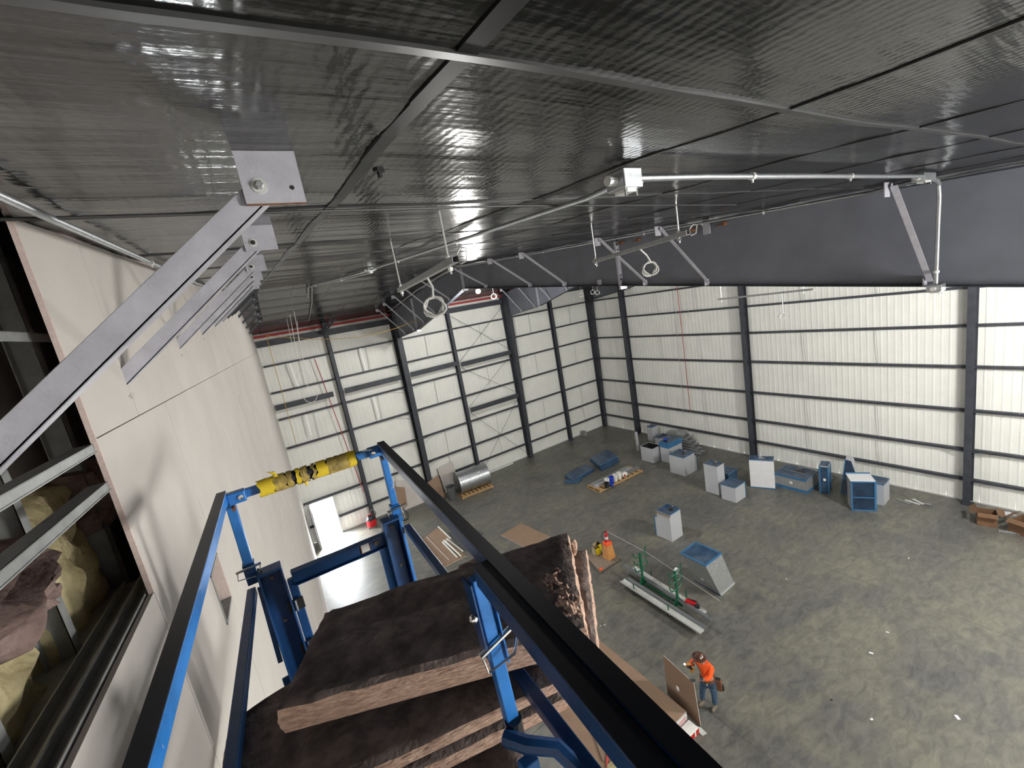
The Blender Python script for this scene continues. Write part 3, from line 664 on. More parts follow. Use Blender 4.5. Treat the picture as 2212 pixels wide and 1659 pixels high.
m1 = S1a.lerp(S1b, .62); d_ = ray(940, 662); tt_ = (m1.y / d_.y); wirecoil('white wire coil hanging from the left strut rail', m1 - Vector((0, 0, .02)), Vector((d_.x * tt_, m1.y, CH + d_.z * tt_)), .075)
m1 = S2a.lerp(S2b, .58); d_ = ray(1407, 580); tt_ = (m1.y / d_.y); wirecoil('white wire coil hanging from the right strut rail', m1 - Vector((0, 0, .02)), Vector((d_.x * tt_, m1.y, CH + d_.z * tt_)), .075)
d_ = ray(1691, 682); tt_ = 11 / d_.x; c_ = Vector((11, d_.y * tt_, CH + d_.z * tt_)); wirecoil('small wire coil hanging from the strut rail behind the roof beam', (11, c_.y, 10.06), c_, .07)
for i, (ax, ay, bx_, by_, yy) in enumerate(((617, 605, 665, 835, 20.0), (608, 612, 640, 760, 20.6), (602, 625, 630, 740, 21.5), (628, 640, 650, 800, 22.5))):
    a = aty(ax, ay, yy); b = aty(bx_, by_, yy); a.z = min(a.z, zceil(yy)); lb = ['longest, nearest the first column', 'second from the first column', 'nearest the drywall', 'the short looped one'][i]
    t = thing('hanging_wire', 'grey wire hanging from the roof in the far left bay, ' + lb, 'wire', tuple(a), 'hanging wires'); G().tube([a, b], .012, 5).build('wire', 'wire_white', t)
    if i in (0, 3):
        g = G(); g.tube([b + Vector((.35 * math.sin(k * pi / 8) * .8, 0, -.35 - .35 * -math.cos(k * pi / 8) - .0)) - Vector((0, 0, 0)) for k in range(0, 17)], .012, 5); g.build('loop', 'wire_white', t)
for nm, c0 in (('wire loop dangling under the second roof beam, left one', (1256, 637)), ('wire loop dangling under the second roof beam, middle one', (1281, 631)), ('wire loop dangling under the second roof beam, right one', (1291, 632)), ('wire loop dangling beside the bright bulb', (1067, 640))):
    d_ = ray(*c0); yy = 19.0 if c0[0] > 1100 else 17.5; tt_ = yy / d_.y; c_ = Vector((d_.x * tt_, yy, CH + d_.z * tt_)); wirecoil(nm, Vector((c_.x, c_.y, zceil(c_.y) + .01)), c_, .12)
a = aty(575, 725, 21.5); b = aty(955, 668, 20.0); pts = [a.lerp(b, k / 16) + Vector((0, 0, -1.25 * math.sin(pi * k / 16) * .55)) for k in range(17)]
tag(G().tube(pts, .012, 5).build('rope', 'rope_yellow'), 'yellow rope sagging across the far left bay under the ceiling', 'rope')
tag(G().tube([aty(575, 725, 21.5), aty(640, 960, 21.5)], .012, 5).build('rope', 'rope_yellow'), 'yellow rope hanging straight down beside the drywall end', 'rope')
tag(G().tube([(2.9, 24.75, 9.9), (3.6, 24.75, 1.9)], .022, 6).build('drop_pipe', 'brick_red'), 'thin red line hanging down the back wall near the door', 'pipe')
tag(G().tube([(22.545, 16.9, 12.4), (22.545, 16.83, 2.2)], .02, 6).build('drop_pipe', 'brick_red'), 'thin red line hanging down the right wall', 'pipe')
for i, (a_, b_) in enumerate((((694, 722), (716, 684)), ((700, 722), (724, 688)))):
    p = aty(*a_, 24.5); q = aty(*b_, 23.0); q.z = min(q.z, zceil(23) - .02); tag(G().beam(p, q, .12, .05).build('knee_brace', 'dark_steel'), 'short dark knee brace above the first slim column, ' + ('left' if i == 0 else 'right') + ' one', 'brace')
# bulb
t = thing('bulb_or_fill_light', 'lit bulb hanging near the ridge behind the near roof beam', 'light', (8.35, 15.5, 11.62))
G().tube([(8.35, 15.5, 11.75), (8.35, 15.5, 12.6)], .012, 6).build('cord', 'wire_dark', t); G().lathe((8.35, 15.5, 11.65), [(.05, 0), (.06, .06), (.03, .13), (.0001, .13)], 12).build('socket', 'black_plastic', t)
G().sphere((8.35, 15.5, 11.64), .10, 14, 9).build('bulb', 'lamp_glow', t, smooth=True)
for i, (p, e) in enumerate(LAMPS[1:]):  # cord and shade shapes for the two added fill lights
    t = thing('bulb_or_fill_light', ('added fill light hung behind the viewer on the right', 'added fill light hung behind the viewer on the left')[i], 'light', p)
    G().tube([(p[0], p[1], p[2] + .25), (p[0], p[1], zceil(p[1]))], .012, 6).build('cord', 'wire_dark', t); G().lathe((p[0], p[1], p[2] + .22), [(.14, 0), (.08, .08), (.0001, .1)], 12).build('shade', 'black_plastic', t)
#PART2
# ------------------------------------------------------------------ ducts and boxes on the floor
def duct(label, ax, ay, wx_, dy, h, rz=0.0, top='film', body='duct_metal', z0=0.0, rim='film_edge', cat='duct', flange=None, tops=0.02):
    t = thing('duct_section', label, cat, (ax, ay, z0), 'ventilation duct sections')
    ca, sa = math.cos(rz), math.sin(rz)
    def P(u, v, z): return (ax + u * ca - v * sa, ay + u * sa + v * ca, z0 + z)
    th = .012; W, D = wx_, dy
    def pb(g, u0, v0, a, u1, v1, b): return g.hexa([P(u0, v0, a), P(u1, v0, a), P(u1, v1, a), P(u0, v1, a), P(u0, v0, b), P(u1, v0, b), P(u1, v1, b), P(u0, v1, b)])
    for (u0, v0, u1, v1) in ((0, 0, W, th), (0, D - th, W, D), (0, th, th, D - th), (W - th, th, W, D - th)): pb(G(), u0, v0, 0, u1, v1, h).build('side_panel', body, t)
    e = .014
    for (u0, v0, u1, v1) in ((-e, -e, W + e, 0), (-e, D, W + e, D + e), (-e, 0, 0, D), (W, 0, W + e, D)): pb(G(), u0, v0, h - .03, u1, v1, h + .004).build('rim', rim, t)
    if top in ('film', 'hole'):
        n = 8; g = G()
        for j in range(n + 1):
            for i in range(n + 1):
                u, v = i / n, j / n; z = h + .004 - .05 * math.sin(pi * u) * math.sin(pi * v) + .012 * noise.noise(Vector((u * 4 + ax, v * 4, ay)))
                g.v.append(Vector(P(u * W, v * D, z)))
        g.f = [(j * (n + 1) + i, j * (n + 1) + i + 1, (j + 1) * (n + 1) + i + 1, (j + 1) * (n + 1) + i) for j in range(n) for i in range(n) if not (top == 'hole' and i >= 4 and 2 <= j <= 4 and i - j < 4)]
        g.build('film_cover', 'film_blue', t, smooth=True)
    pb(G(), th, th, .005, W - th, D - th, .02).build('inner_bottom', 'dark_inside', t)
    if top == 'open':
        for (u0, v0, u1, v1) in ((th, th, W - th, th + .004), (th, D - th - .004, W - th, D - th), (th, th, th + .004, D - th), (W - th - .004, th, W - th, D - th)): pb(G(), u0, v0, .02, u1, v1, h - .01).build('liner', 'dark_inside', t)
    if flange:
        u0, v0, u1, v1, a, b = flange; pb(G(), u0, v0, a, u1, v1, b).build('offset_collar', body, t); f = .012
        pb(G(), u0 - f, v1, a, u1 + f, v1 + .03, b + f).build('tape_edge', 'film_edge', t)
    t['P'] = 0; del t['P']
    return t, P, pb
duct('tall narrow duct with blue film lid nearest the far corner', 21.76, 19.40, .54, .46, 1.0)
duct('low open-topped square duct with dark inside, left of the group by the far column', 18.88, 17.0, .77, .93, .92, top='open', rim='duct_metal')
duct('low duct half hidden behind the blue-capped one', 21.30, 18.45, .85, .40, .55)
t, P, pb = duct('tall duct with a bright blue film cap and blue crumple on top', 19.41, 16.22, 1.2, .64, 1.25)
pb(G(), -.028, -.028, .93, 1.228, -.022, 1.24).build('film_skirt', 'film_edge', t); pb(G(), -.028, -.022, .93, -.022, .66, 1.24).build('film_skirt', 'film_edge', t); pb(G(), -.02, -.02, .0, 1.22, -.012, .06).build('tape_edge', 'film_edge', t)
G().sphere((19.85, 16.75, 1.30), (.15, .12, .07), 10, 6).build('film_crumple', 'blue_plastic', t, smooth=True)
duct('wide duct with a torn hole in its blue film, nearest of the far group', 18.43, 14.48, .94, .98, 1.10, top='hole', flange=None)[0]
t = thing('duct_section', 'flat duct collar standing against the torn-film duct', 'duct', (19.45, 14.5, 0), 'ventilation duct sections'); G().box(19.40, 14.47, 0, 19.46, 14.9, .85).build('collar', 'duct_metal', t); G().box(19.46, 14.46, 0, 19.485, 14.91, .86).build('tape_edge', 'film_edge', t)
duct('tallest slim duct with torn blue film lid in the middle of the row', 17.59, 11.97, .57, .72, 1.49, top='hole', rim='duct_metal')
t, P, pb = duct('short square duct with taped blue edges in front of the tallest slim one', 17.38, 10.99, .80, .72, .78)
pb(G(), .79, -.01, 0, .83, .02, .79).build('tape_edge', 'film_edge', t); pb(G(), .79, .70, 0, .83, .73, .79).build('tape_edge', 'film_edge', t)
duct('dark low duct end behind the tallest slim duct', 18.35, 11.9, .75, .55, .85, body='film_blue')
t, P, pb = duct('tall duct wrapped in creased white paper beside the right wall column', 19.62, 10.38, .5, 1.0, 1.48, .42, top='hole')
pb(G(), -.03, -.02, .02, -.02, 1.02, 1.42).build('paper_wrap', 'paper', t); pb(G(), -.04, -.03, 0, -.02, 1.04, .05).build('tape_edge', 'film_edge', t)
for a, b in ((.45, .47), (.78, .80), (1.05, 1.06)): pb(G(), -.034, 0, a, -.03, 1.0, b).build('crease', 'paper', t)
t, P, pb = duct('long low duct with blue tape and open dark triangle on top', 19.93, 9.12, 1.15, 1.40, .70, .0, top='hole', body='galv_dull')
pb(G(), -.012, 0, .02, -.008, 1.4, .16).build('tape_band', 'film_edge', t); pb(G(), 0, -.012, .02, 1.15, -.008, .14).build('tape_band', 'film_edge', t); pb(G(), -.03, 0, .62, -.022, 1.4, .70).build('tape_band', 'film_edge', t)
pb(G(), -.014, .60, .33, -.008, .72, .45).build('label_sticker', 'label_paper', t)
pb(G(), .5, .25, .72, .53, 1.2, .74).build('loose_bar', 'galv', t)
t, P, pb = duct('narrow duct piece leaning upright with taped corners', 20.46, 8.44, .62, .34, 1.33, .25, top='film', body='film_blue', rim='duct_metal')
for (u, v) in ((0, 0), (.6, 0), (0, .32)): pb(G(), u - .02, v - .02, 0, u + .03, v + .03, 1.33).build('tape_edge', 'film_edge', t)
pb(G(), -.014, .1, .62, -.008, .2, .74).build('label_sticker', 'label_paper', t)
t = thing('duct_section', 'wedge-shaped dark duct leaning back against the right wall', 'duct', (21.2, 7.7, 0), 'ventilation duct sections')
ap = atx(1833, 993, 21.35)
G().prism([(20.85, 8.15, 0.01), (20.95, 7.30, 0.01), ap - Vector((0, .12, .02)), ap + Vector((0, .12, 0))], (.42, .10, .02)).build('body', 'duct_metal', t)
G().prism([(20.83, 8.12, .03), (20.93, 7.33, .03), ap + Vector((-.03, -.10, -.04)), ap + Vector((-.03, .10, -.02))], (.02, .0, .0)).build('film_cover', 'film_dark', t)
G().beam((20.84, 8.13, .05), ap + Vector((-.02, .11, 0)), .03, .04).build('tape_edge', 'film_edge', t); G().beam((20.84, 8.15, .03), (20.94, 7.30, .03), .04, .05).build('tape_edge', 'film_edge', t)
# framed box standing on end
t = thing('duct_section', 'large duct elbow standing on end with two dark blue film windows', 'duct', (19.7, 6.9, 0), 'ventilation duct sections')
A = Vector((19.99, 6.59, 0)); B = Vector((19.55, 7.26, 0)); u = (B - A).normalized(); n_ = Vector((-u.y, u.x, 0)) * -1
if n_.x < 0: n_ = -n_
def Q(a, b, z): return A + u * a + n_ * b + Vector((0, 0, z))
def qb(g, a0, b0, z0, a1, b1, z1): return g.hexa([Q(a0, b0, z0), Q(a1, b0, z0), Q(a1, b1, z0), Q(a0, b1, z0), Q(a0, b0, z1), Q(a1, b0, z1), Q(a1, b1, z1), Q(a0, b1, z1)])
L_ = .80; H_ = 1.32
for nm, mm, bx__ in (('side_panel', 'galv_dull', (0, 0, 0, .012, .6, H_)), ('side_panel', 'galv_dull', (L_ - .012, 0, 0, L_, .6, H_)), ('side_panel', 'galv_dull', (0, .588, 0, L_, .6, H_)), ('top_panel', 'paper', (-.02, .0, H_, L_ + .02, .75, H_ + .02)),
        ('film_window', 'film_dark', (.03, -.004, .03, L_ - .03, .004, .58)), ('film_window', 'film_dark', (.03, .02, .62, L_ - .03, .03, H_ - .04)),
        ('tape_frame', 'film_edge', (-.01, -.02, 0, L_ + .01, 0, .045)), ('tape_frame', 'film_edge', (-.01, -.02, .58, L_ + .01, 0, .625)), ('tape_frame', 'film_edge', (-.01, -.02, H_ - .045, L_ + .01, 0, H_)), ('tape_frame', 'film_edge', (-.01, -.02, 0, .04, 0, H_)), ('tape_frame', 'film_edge', (L_ - .04, -.02, 0, L_ + .01, 0, H_)), ('tape_frame', 'film_edge', (-.03, -.02, 0, -.01, .62, H_ + .02)), ('tape_frame', 'film_edge', (-.02, .70, H_ + .02, L_ + .02, .77, H_ + .05))):
    qb(G(), *bx__).build(nm, mm, t)
t, P, pb = duct('grey duct with taped edge standing right behind the elbow with film windows', 20.62, 6.52, .72, .6, .95, .05)
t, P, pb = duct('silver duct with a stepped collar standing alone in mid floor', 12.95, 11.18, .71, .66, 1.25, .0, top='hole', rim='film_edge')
pb(G(), -.06, -.05, 1.17, 0, .70, 1.25).build('rim', 'wood_grey', t); pb(G(), 0, .66, 0, .71, .80, .88).build('collar', 'duct_metal', t); pb(G(), -.015, .80, 0, .72, .84, .90).build('tape_edge', 'film_edge', t)
# slanted duct
t = thing('duct_section', 'big slanted silver duct with blue film top, nearest duct in mid floor', 'duct', (11.9, 8.6, 0), 'ventilation duct sections')
bs = [Vector(p) for p in ((11.45, 8.08, 0), (12.30, 8.10, 0), (12.36, 9.14, 0), (11.52, 9.14, 0))]
tp = [atz(1523.7, 1222.1, 1.42), atz(1558, 1195.5, 1.42), atz(1502.8, 1171.8, 1.42), atz(1470.6, 1194.6, 1.42)]
for i in range(4):
    j = (i + 1) % 4; g = G(); nrm = ((bs[j] - bs[i]).cross(tp[i] - bs[i])).normalized() * .012; g.hexa([bs[i], bs[j], bs[j] - nrm, bs[i] - nrm, tp[i], tp[j], tp[j] - nrm, tp[i] - nrm]); g.build('side_panel', 'galv_dull', t)
for i in range(4):
    j = (i + 1) % 4; G().beam(tp[i], tp[j], .06, .03).build('tape_edge', 'film_edge', t); G().beam(bs[i] + Vector((0, 0, .02)), bs[j] + Vector((0, 0, .02)), .04, .04).build('foot_rim', 'film_blue' if i == 3 else 'duct_metal', t)
g = G(); n = 10
for j in range(n + 1):
    for i in range(n + 1):
        u, v = i / n, j / n; p = (tp[0] * (1 - u) + tp[1] * u) * (1 - v) + (tp[3] * (1 - u) + tp[2] * u) * v; g.v.append(p + Vector((0, 0, .01 - .05 * math.sin(pi * u) * math.sin(pi * v) + .02 * noise.noise(Vector((u * 5, v * 5, 2))))))
g.f = [(j * (n + 1) + i, j * (n + 1) + i + 1, (j + 1) * (n + 1) + i + 1, (j + 1) * (n + 1) + i) for j in range(n) for i in range(n)]
g.build('film_cover', 'film_blue', t, smooth=True)
for (px, py, ia, ib) in ((1548.6, 1220.5, 0, 1), (1517, 1251, 3, 0)):
    # sticker on the slanted face
    a, b = bs[ia], bs[ib]; nr = ((b - a).cross(tp[ia] - a)).normalized(); d = ray(px, py); o = Vector((0, 0, CH)); tt = (a - o).dot(nr) / d.dot(nr); c = o + d * tt; e1 = (b - a).normalized(); e2 = (tp[ia] - a).normalized(); nr = nr if nr.dot(d) < 0 else -nr
    G().prism([c - e1 * .05 - e2 * .06 + nr * .004, c + e1 * .05 - e2 * .06 + nr * .004, c + e1 * .05 + e2 * .06 + nr * .004, c - e1 * .05 + e2 * .06 + nr * .004], nr * .003).build('label_sticker', 'label_paper', t)
# stacked steel channels
t = None
for k in range(6):
    for r_ in range(1 if k > 3 else 1):
        y0 = 15.45 + .24 * k; x0 = 21.3 + .03 * k; z = .02 + .17 * k
        g = G(); L = 2.1 - .15 * k
        g.box(x0, y0, z, x0 + .5, y0 + L, z + .01).box(x0, y0, z, x0 + .012, y0 + L, z + .15).box(x0 + .488, y0, z, x0 + .5, y0 + L, z + .15).box(x0, y0, z + .14, x0 + .5, y0 + L, z + .15)
        tag(g.build('steel_channel', 'galv_dull'), 'hollow steel channel by the right wall, ' + ['bottom one of the stepped stack', 'second one up in the stepped stack', 'third one up in the stepped stack', 'fourth one up in the stepped stack', 'fifth one up in the stepped stack', 'top one of the stepped stack'][k], 'channel', 'stepped stack of steel channels')
tag(G().cbox((21.6, 16.9, 1.14), (.6, .5, .18), .4).build('metal_scrap', 'galv_dull'), 'grey metal offcut lying on top of the stepped channels', 'scrap')
t = thing('blue_bin', 'white paper rag beside the stepped channels', 'rag', (21.2, 17.6, 0)); t.name = 'paper_rag'; G().sphere((21.2, 17.6, .08), (.2, .15, .1), 8, 5).build('rag', 'paper', t)
tag(G().beam((19.95, 19.15, 0.01), (19.98, 19.2, 1.28), .13, .13, (1, 0, 0)).build('tube_post', 'duct_metal'), 'pale upright tube standing on the floor left of the duct group', 'tube')
tag(G().box(20.0, 24.5, 0, 20.25, 24.9, .35).build('metal_part', 'galv_dull'), 'small grey metal piece on the floor by the back wall', 'scrap')
# wrapped flat bundles
def flat(label, pts, z0, z1, skirt='film_edge'):
    t = thing('wrapped_bundle', label, 'bundle', (pts[0][0], pts[0][1], z0), 'blue wrapped bundles')
    P = [Vector((x, y, z0)) for x, y in pts]; G().prism(P, (0, 0, z1 - z0)).build('panels', 'film_blue', t, bevel=.02)
    c = sum(P, Vector()) / 4; Q_ = [c + (p - c) * 1.015 for p in P]; G().prism([q + Vector((0, 0, z1 - z0 - .05)) for q in Q_], (0, 0, .035)).build('tape_band', skirt, t); return t
flat('blue wrapped flat bundle lying lowest at the far left of the pallet', [(14.06, 18.95), (16.0, 19.15), (16.1, 20.1), (14.3, 19.95)], 0, .22)
flat('small blue wrapped roll in front of the leftmost bundle', [(13.75, 19.35), (14.25, 18.75), (14.75, 18.85), (14.35, 19.6)], 0.0, .14)
flat('lower of the two stacked blue wrapped bundles behind the pallet', [(16.2, 18.75), (17.85, 18.85), (18.4, 20.1), (16.75, 20.0)], 0, .20)
flat('upper of the two stacked blue wrapped bundles behind the pallet', [(16.12, 18.72), (17.75, 18.8), (18.2, 20.2), (16.55, 20.1)], .205, .48)
def pallet(label, c, L, W, rz=0.0, mtl='wood', nb=7, h=.13):
    t = thing('wooden_pallet', label, 'pallet', (c[0], c[1], 0), 'wooden pallets'); M = Matrix.Rotation(rz, 4, 'Z')
    for k in range(nb):
        u = -L / 2 + (k + .5) * L / nb; p = M @ Vector((u, 0, 0)); G().cbox((c[0] + p.x, c[1] + p.y, h - .01), (L / nb * .72, W, .02), M=M).build('deck_board', mtl, t)
    for k in range(3):
        v = -W / 2 + .04 + k * (W - .08) / 2; p = M @ Vector((0, v, 0)); G().cbox((c[0] + p.x, c[1] + p.y, (h - .02 + .02) / 2), (L, .04, h - .04), M=M).build('stringer', mtl, t)
    for k in (0, 1):
        u = (-1 + 2 * k) * (L / 2 - .06); p = M @ Vector((u, 0, 0)); G().cbox((c[0] + p.x, c[1] + p.y, .01), (.1, W, .02), M=M).build('bottom_board', mtl, t)
    return t
pallet('long wooden pallet carrying pails and dark panels in the mid distance', (15.9, 17.3), 3.4, 1.1, -.02, nb=9)
for i, (y, w_, l) in enumerate(((17.64, .26, 'rear'), (17.34, .26, 'middle'))):
    tag(G().box(14.35, y - w_ / 2, .13, 17.3, y + w_ / 2, .21).build('dark_panel', 'grey_steel' if i else 'galv_dull'), 'dark long channel on the mid-distance pallet, %s one' % l, 'channel', 'channels on the pallet')
tag(G().box(16.5, 16.95, .13, 17.6, 17.2, .24).build('dark_panel', 'galv'), 'bright short channel at the right end of the pallet', 'channel', 'channels on the pallet')
def pail(label, c, mtl, lid=False, r=.145, h=.37):
    t = thing('pail', label, 'bucket', c, 'pails on the pallet'); x, y, z = c
    G().lathe((x, y, z), [(r * .85, 0), (r * .97, h * .9), (r * 1.05, h * .9), (r * 1.05, h * .95), (r, h * .96), (r, h), (r * .9, h), (r * .8, .02), (.0001, .02)], 18).build('body', mtl, t, smooth=True)
    pts = [(x + r * 1.03 * math.cos(a), y + .04 * math.sin(a), z + h * .9 - .12 * math.sin(a)) for a in [pi * k / 8 for k in range(9)]]; G().tube(pts, .004, 4).build('handle', 'bright_metal', t); return t
pail('white open pail at the left of the pail row', (14.98, 17.0, .13), 'white_plastic'); pail('blue pail beside the leftmost white one', (15.30, 16.98, .13), 'blue_plastic')
pail('white pail in the middle of the pail row', (15.62, 17.0, .13), 'white_plastic'); pail('white pail at the right of the pail row', (15.96, 17.02, .13), 'white_plastic')
pail('black pail with a stained lid on the near end of the pallet', (14.72, 16.78, .13), 'black_plastic', h=.30); pail('small blue pail beside the black one', (15.02, 16.70, .13), 'blue_plastic', r=.11, h=.22)
t = thing('paper_sack', 'white sack with red print on the pallet beside the pails', 'sack', (16.3, 16.92, .13)); G().sphere((16.32, 16.95, .27), (.22, .16, .15), 12, 7).build('sack', 'white_plastic', t, smooth=True); G().cbox((16.22, 16.83, .27), (.13, .06, .13), .3).build('print_patch', 'red_paint', t, bevel=.02)
# spiral duct on pallet, bin, boards by the back wall
pallet('pale wooden pallet under the spiral duct by the back wall', (9.7, 23.1), 2.1, .8, -.08, 'wood', 8, .15)
t = thing('spiral_duct', 'big round galvanised duct lying on the wooden pallet', 'duct', (9.7, 23.3, .15)); g = G(); c0 = Vector((8.75, 23.45, .15 + .66)); ax_ = Vector((1, -.08, 0)).normalized(); prof = []
k = 0; Lr = 1.95
while k <= Lr + .001: prof += [(.655, k), (.655, k + .12), (.664, k + .13), (.664, k + .15)]; k += .15
prof = [(.64, 0)] + [p for p in prof if p[1] <= Lr] + [(.64, Lr)]; vs = G().lathe(c0, prof, 36, ax_); vs.f = [f for f in vs.f if len(f) == 4]; vs.build('shell', 'galv', t, smooth=True)
for s_ in (0, .66, 1.30, Lr): G().lathe(c0 + ax_ * (s_ - .02), [(.668, 0), (.685, 0), (.685, .04), (.668, .04), (.668, 0)], 36, ax_).build('hoop', 'galv', t, smooth=True)
G().lathe(c0 + ax_ * .02, [(.0001, 0), (.64, 0)], 36, ax_).build('end_cap', 'galv_dull', t); G().cbox(c0 + ax_ * 1.25 + Vector((0, -.52, .42)), (.18, .05, .07), -.08).build('label_sticker', 'label_paper', t)
t = thing('trash_bin', 'grey plastic bin standing left of the spiral duct', 'bin', (8.23, 23.35, 0)); G().lathe((8.23, 23.35, 0), [(.22, 0), (.27, .78), (.30, .80), (.30, .86), (.26, .86), (.24, .3), (.0001, .3)], 22).build('body', 'grey_plastic', t, smooth=True)
for s_ in (-1, 1): G().tube([(8.23 + s_ * .28, 23.29, .7), (8.23 + s_ * .34, 23.3, .72), (8.23 + s_ * .34, 23.4, .72), (8.23 + s_ * .28, 23.41, .7)], .015, 6).build('handle', 'grey_plastic', t)
for k in range(4): a = k * pi / 2 + .4; G().sphere((8.23 + .2 * math.cos(a), 23.35 + .2 * math.sin(a), .03), .035, 8, 5).build('caster', 'black_plastic', t)
def board(label, pts, thick, mtl='brown_board', edge='drywall'):
    t = thing('gypsum_board', label, 'board', pts[0], 'loose gypsum boards'); P = [Vector(p) for p in pts]; nr = (P[1] - P[0]).cross(P[-1] - P[0]).normalized()
    if nr.dot(Vector((0, 0, CH)) - P[0]) < 0: nr = -nr
    G().prism(P, -nr * thick).build('core', edge, t); G().prism([p + nr * .0005 for p in P], nr * .0015).build('paper_face', mtl, t); return t
board('brown board leaning on the column left of the bin', [(7.05, 23.9, 0.01), (8.0, 24.0, 0.01), (8.05, 24.58, 1.35), (7.0, 24.58, 1.0)], .016)
board('white board leaning against the back wall behind the bin', [(8.3, 24.65, 0.01), (9.3, 24.6, 0.01), (9.3, 24.95, 1.7), (8.2, 24.95, 1.6)], .016, 'drywall')
board('tall pale board leaning against the back wall by the lift post', [(5.35, 24.5, 0.01), (6.9, 24.5, 0.01), (7.0, 24.95, 1.3), (5.5, 24.95, 1.85)], .016, 'drywall')
board('brown offcut leaning in front of the pale boards', [(5.15, 24.42, 0.01), (5.75, 24.44, 0.3), (5.9, 24.72, 1.3), (5.3, 24.85, 1.55)], .016)
t = thing('step_frame', 'small white tubular frame by the leaning boards', 'frame', (5.0, 24.0, 0))
for s_ in (0, .45): G().tube([(4.75, 24.1 - s_, 0), (4.8, 24.1 - s_, .75), (5.2, 24.1 - s_, .75), (5.25, 24.1 - s_, 0)], .02, 6).build('leg', 'white_plastic', t)
G().tube([(4.8, 24.1, .75), (4.8, 23.65, .75)], .02, 6).build('bar', 'white_plastic', t); G().tube([(5.2, 24.1, .75), (5.2, 23.65, .75)], .02, 6).build('bar', 'white_plastic', t)
t = thing('shop_vacuum', 'red shop vacuum with dark lid at the foot of the first column', 'vacuum', (3.5, 24.1, 0)); G().lathe((3.5, 24.1, .09), [(.22, 0), (.27, .06), (.27, .38), (.28, .40), (.0001, .40)], 20).build('drum', 'red_plastic', t, smooth=True)
G().lathe((3.5, 24.1, .49), [(.28, 0), (.28, .05), (.22, .10), (.16, .2), (.0001, .22)], 20).build('lid', 'black_plastic', t, smooth=True); G().tube([(3.36, 24.1, .66), (3.4, 24.1, .77), (3.6, 24.1, .77), (3.64, 24.1, .66)], .02, 6).build('handle', 'red_plastic', t)
for k in range(4): a = k * pi / 2 + .6; G().sphere((3.5 + .25 * math.cos(a), 24.1 + .25 * math.sin(a), .045), .045, 8, 5).build('caster', 'black_plastic', t)
G().tube([(3.7, 24.05, .5), (3.85, 24.1, .75), (3.75, 24.5, .9), (3.6, 24.6, .5)], .025, 6).build('hose', 'black_plastic', t)
tag(G().box(11.3, 24.85, 0, 13.6, 24.93, .06).build('white_strip', 'white_plastic'), 'bright white strip lying along the back wall base right of the spiral duct', 'strip')
# loose boards in the middle
board('brown board lying flat behind the insulation batts', [(8.14, 17.46, .02), (8.4, 15.4, .02), (9.72, 15.5, .02), (9.45, 17.62, .02)], .02)
board('brown board lying flat with white studs on it', [(5.12, 20.35, .02), (5.0, 17.2, .02), (6.1, 17.2, .02), (6.2, 20.85, .02)], .02)
tag(G().box(5.35, 17.5, .03, 5.37, 20.4, .045).build('metal_bead', 'white_plastic'), 'thin white bead lying along the studded brown board', 'strip')
tag(G().beam((5.05, 20.9, .05), (4.95, 17.4, .05), .07, .07).build('white_stud', 'white_plastic'), 'long bright white stud lying left of the brown board', 'stud')
for i, (a, b) in enumerate((((5.75, 19.2, .06), (5.72, 17.4, .06)), ((5.9, 19.2, .06), (5.88, 17.3, .06)), ((6.03, 19.3, .06), (6.12, 17.6, .06)), ((5.83, 19.15, .13), (5.86, 17.5, .13)), ((6.22, 20.9, .03), (6.2, 19.2, .03)))):
    tag(G().beam(a, b, .06, .05).build('short_stud', 'white_plastic'), ['white short stud on the brown board, leftmost of four', 'white short stud on the brown board, second from the left', 'white short stud on the brown board, rightmost', 'white short stud lying on top of the other studs', 'thin white stud at the far right edge of the brown board'][i], 'stud', 'short white studs')
tag(G().prism([(6.25, 19.9, .004), (6.25, 17.6, .004), (7.1, 17.4, .004), (7.7, 18.4, .004), (7.3, 19.6, .004)], (0, 0, .004)).build('damp_sheet', 'grey_plastic'), 'dark flat sheet on the floor beside the studded board', 'sheet')
# plywood platform with boxes and extinguisher
t = thing('plywood_pallet', 'low grey plank pallet under the extinguisher and yellow boxes', 'pallet', (10.2, 12.5, 0)); 
for k in range(6): u = k / 6; G().hexa([(9.45 + 1.08 * u, 11.9, .03), (9.62 + 1.08 * u, 11.9, .03), (9.95 + .93 * u, 13.08, .03), (9.78 + .93 * u, 13.08, .03), (9.45 + 1.08 * u, 11.9, .10), (9.62 + 1.08 * u, 11.9, .10), (9.95 + .93 * u, 13.08, .10), (9.78 + .93 * u, 13.08, .10)]).build('plank', 'wood_grey', t)
for v in (12.0, 12.5, 13.0): G().box(9.5 + (v - 11.9) * .25, v - .04, 0, 10.55 + (v - 11.9) * .2, v + .04, .03).build('runner', 'wood_grey', t)
G().cbox((9.55, 11.93, .12), (.14, .1, .04), .6).build('orange_tag', 'orange_paint', t)
t = thing('extinguisher_stand', 'tapered wooden stand with orange top on the plank pallet', 'stand', (10.37, 12.27, .10)); 
g = G().hexa([(10.16, 12.09, .10), (10.54, 12.09, .10), (10.54, 12.45, .10), (10.16, 12.45, .10), (10.22, 12.15, .80), (10.48, 12.15, .80), (10.48, 12.39, .80), (10.22, 12.39, .80)]); g.build('body', 'orange_wood', t)
G().box(10.21, 12.14, .66, 10.49, 12.40, .81).build('painted_top', 'orange_paint', t); G().box(10.27, 12.2, .81, 10.43, 12.34, .86).build('red_base', 'red_plastic', t); G().box(10.30, 12.19, .815, 10.36, 12.2, .85).build('label_sticker', 'label_paper', t)
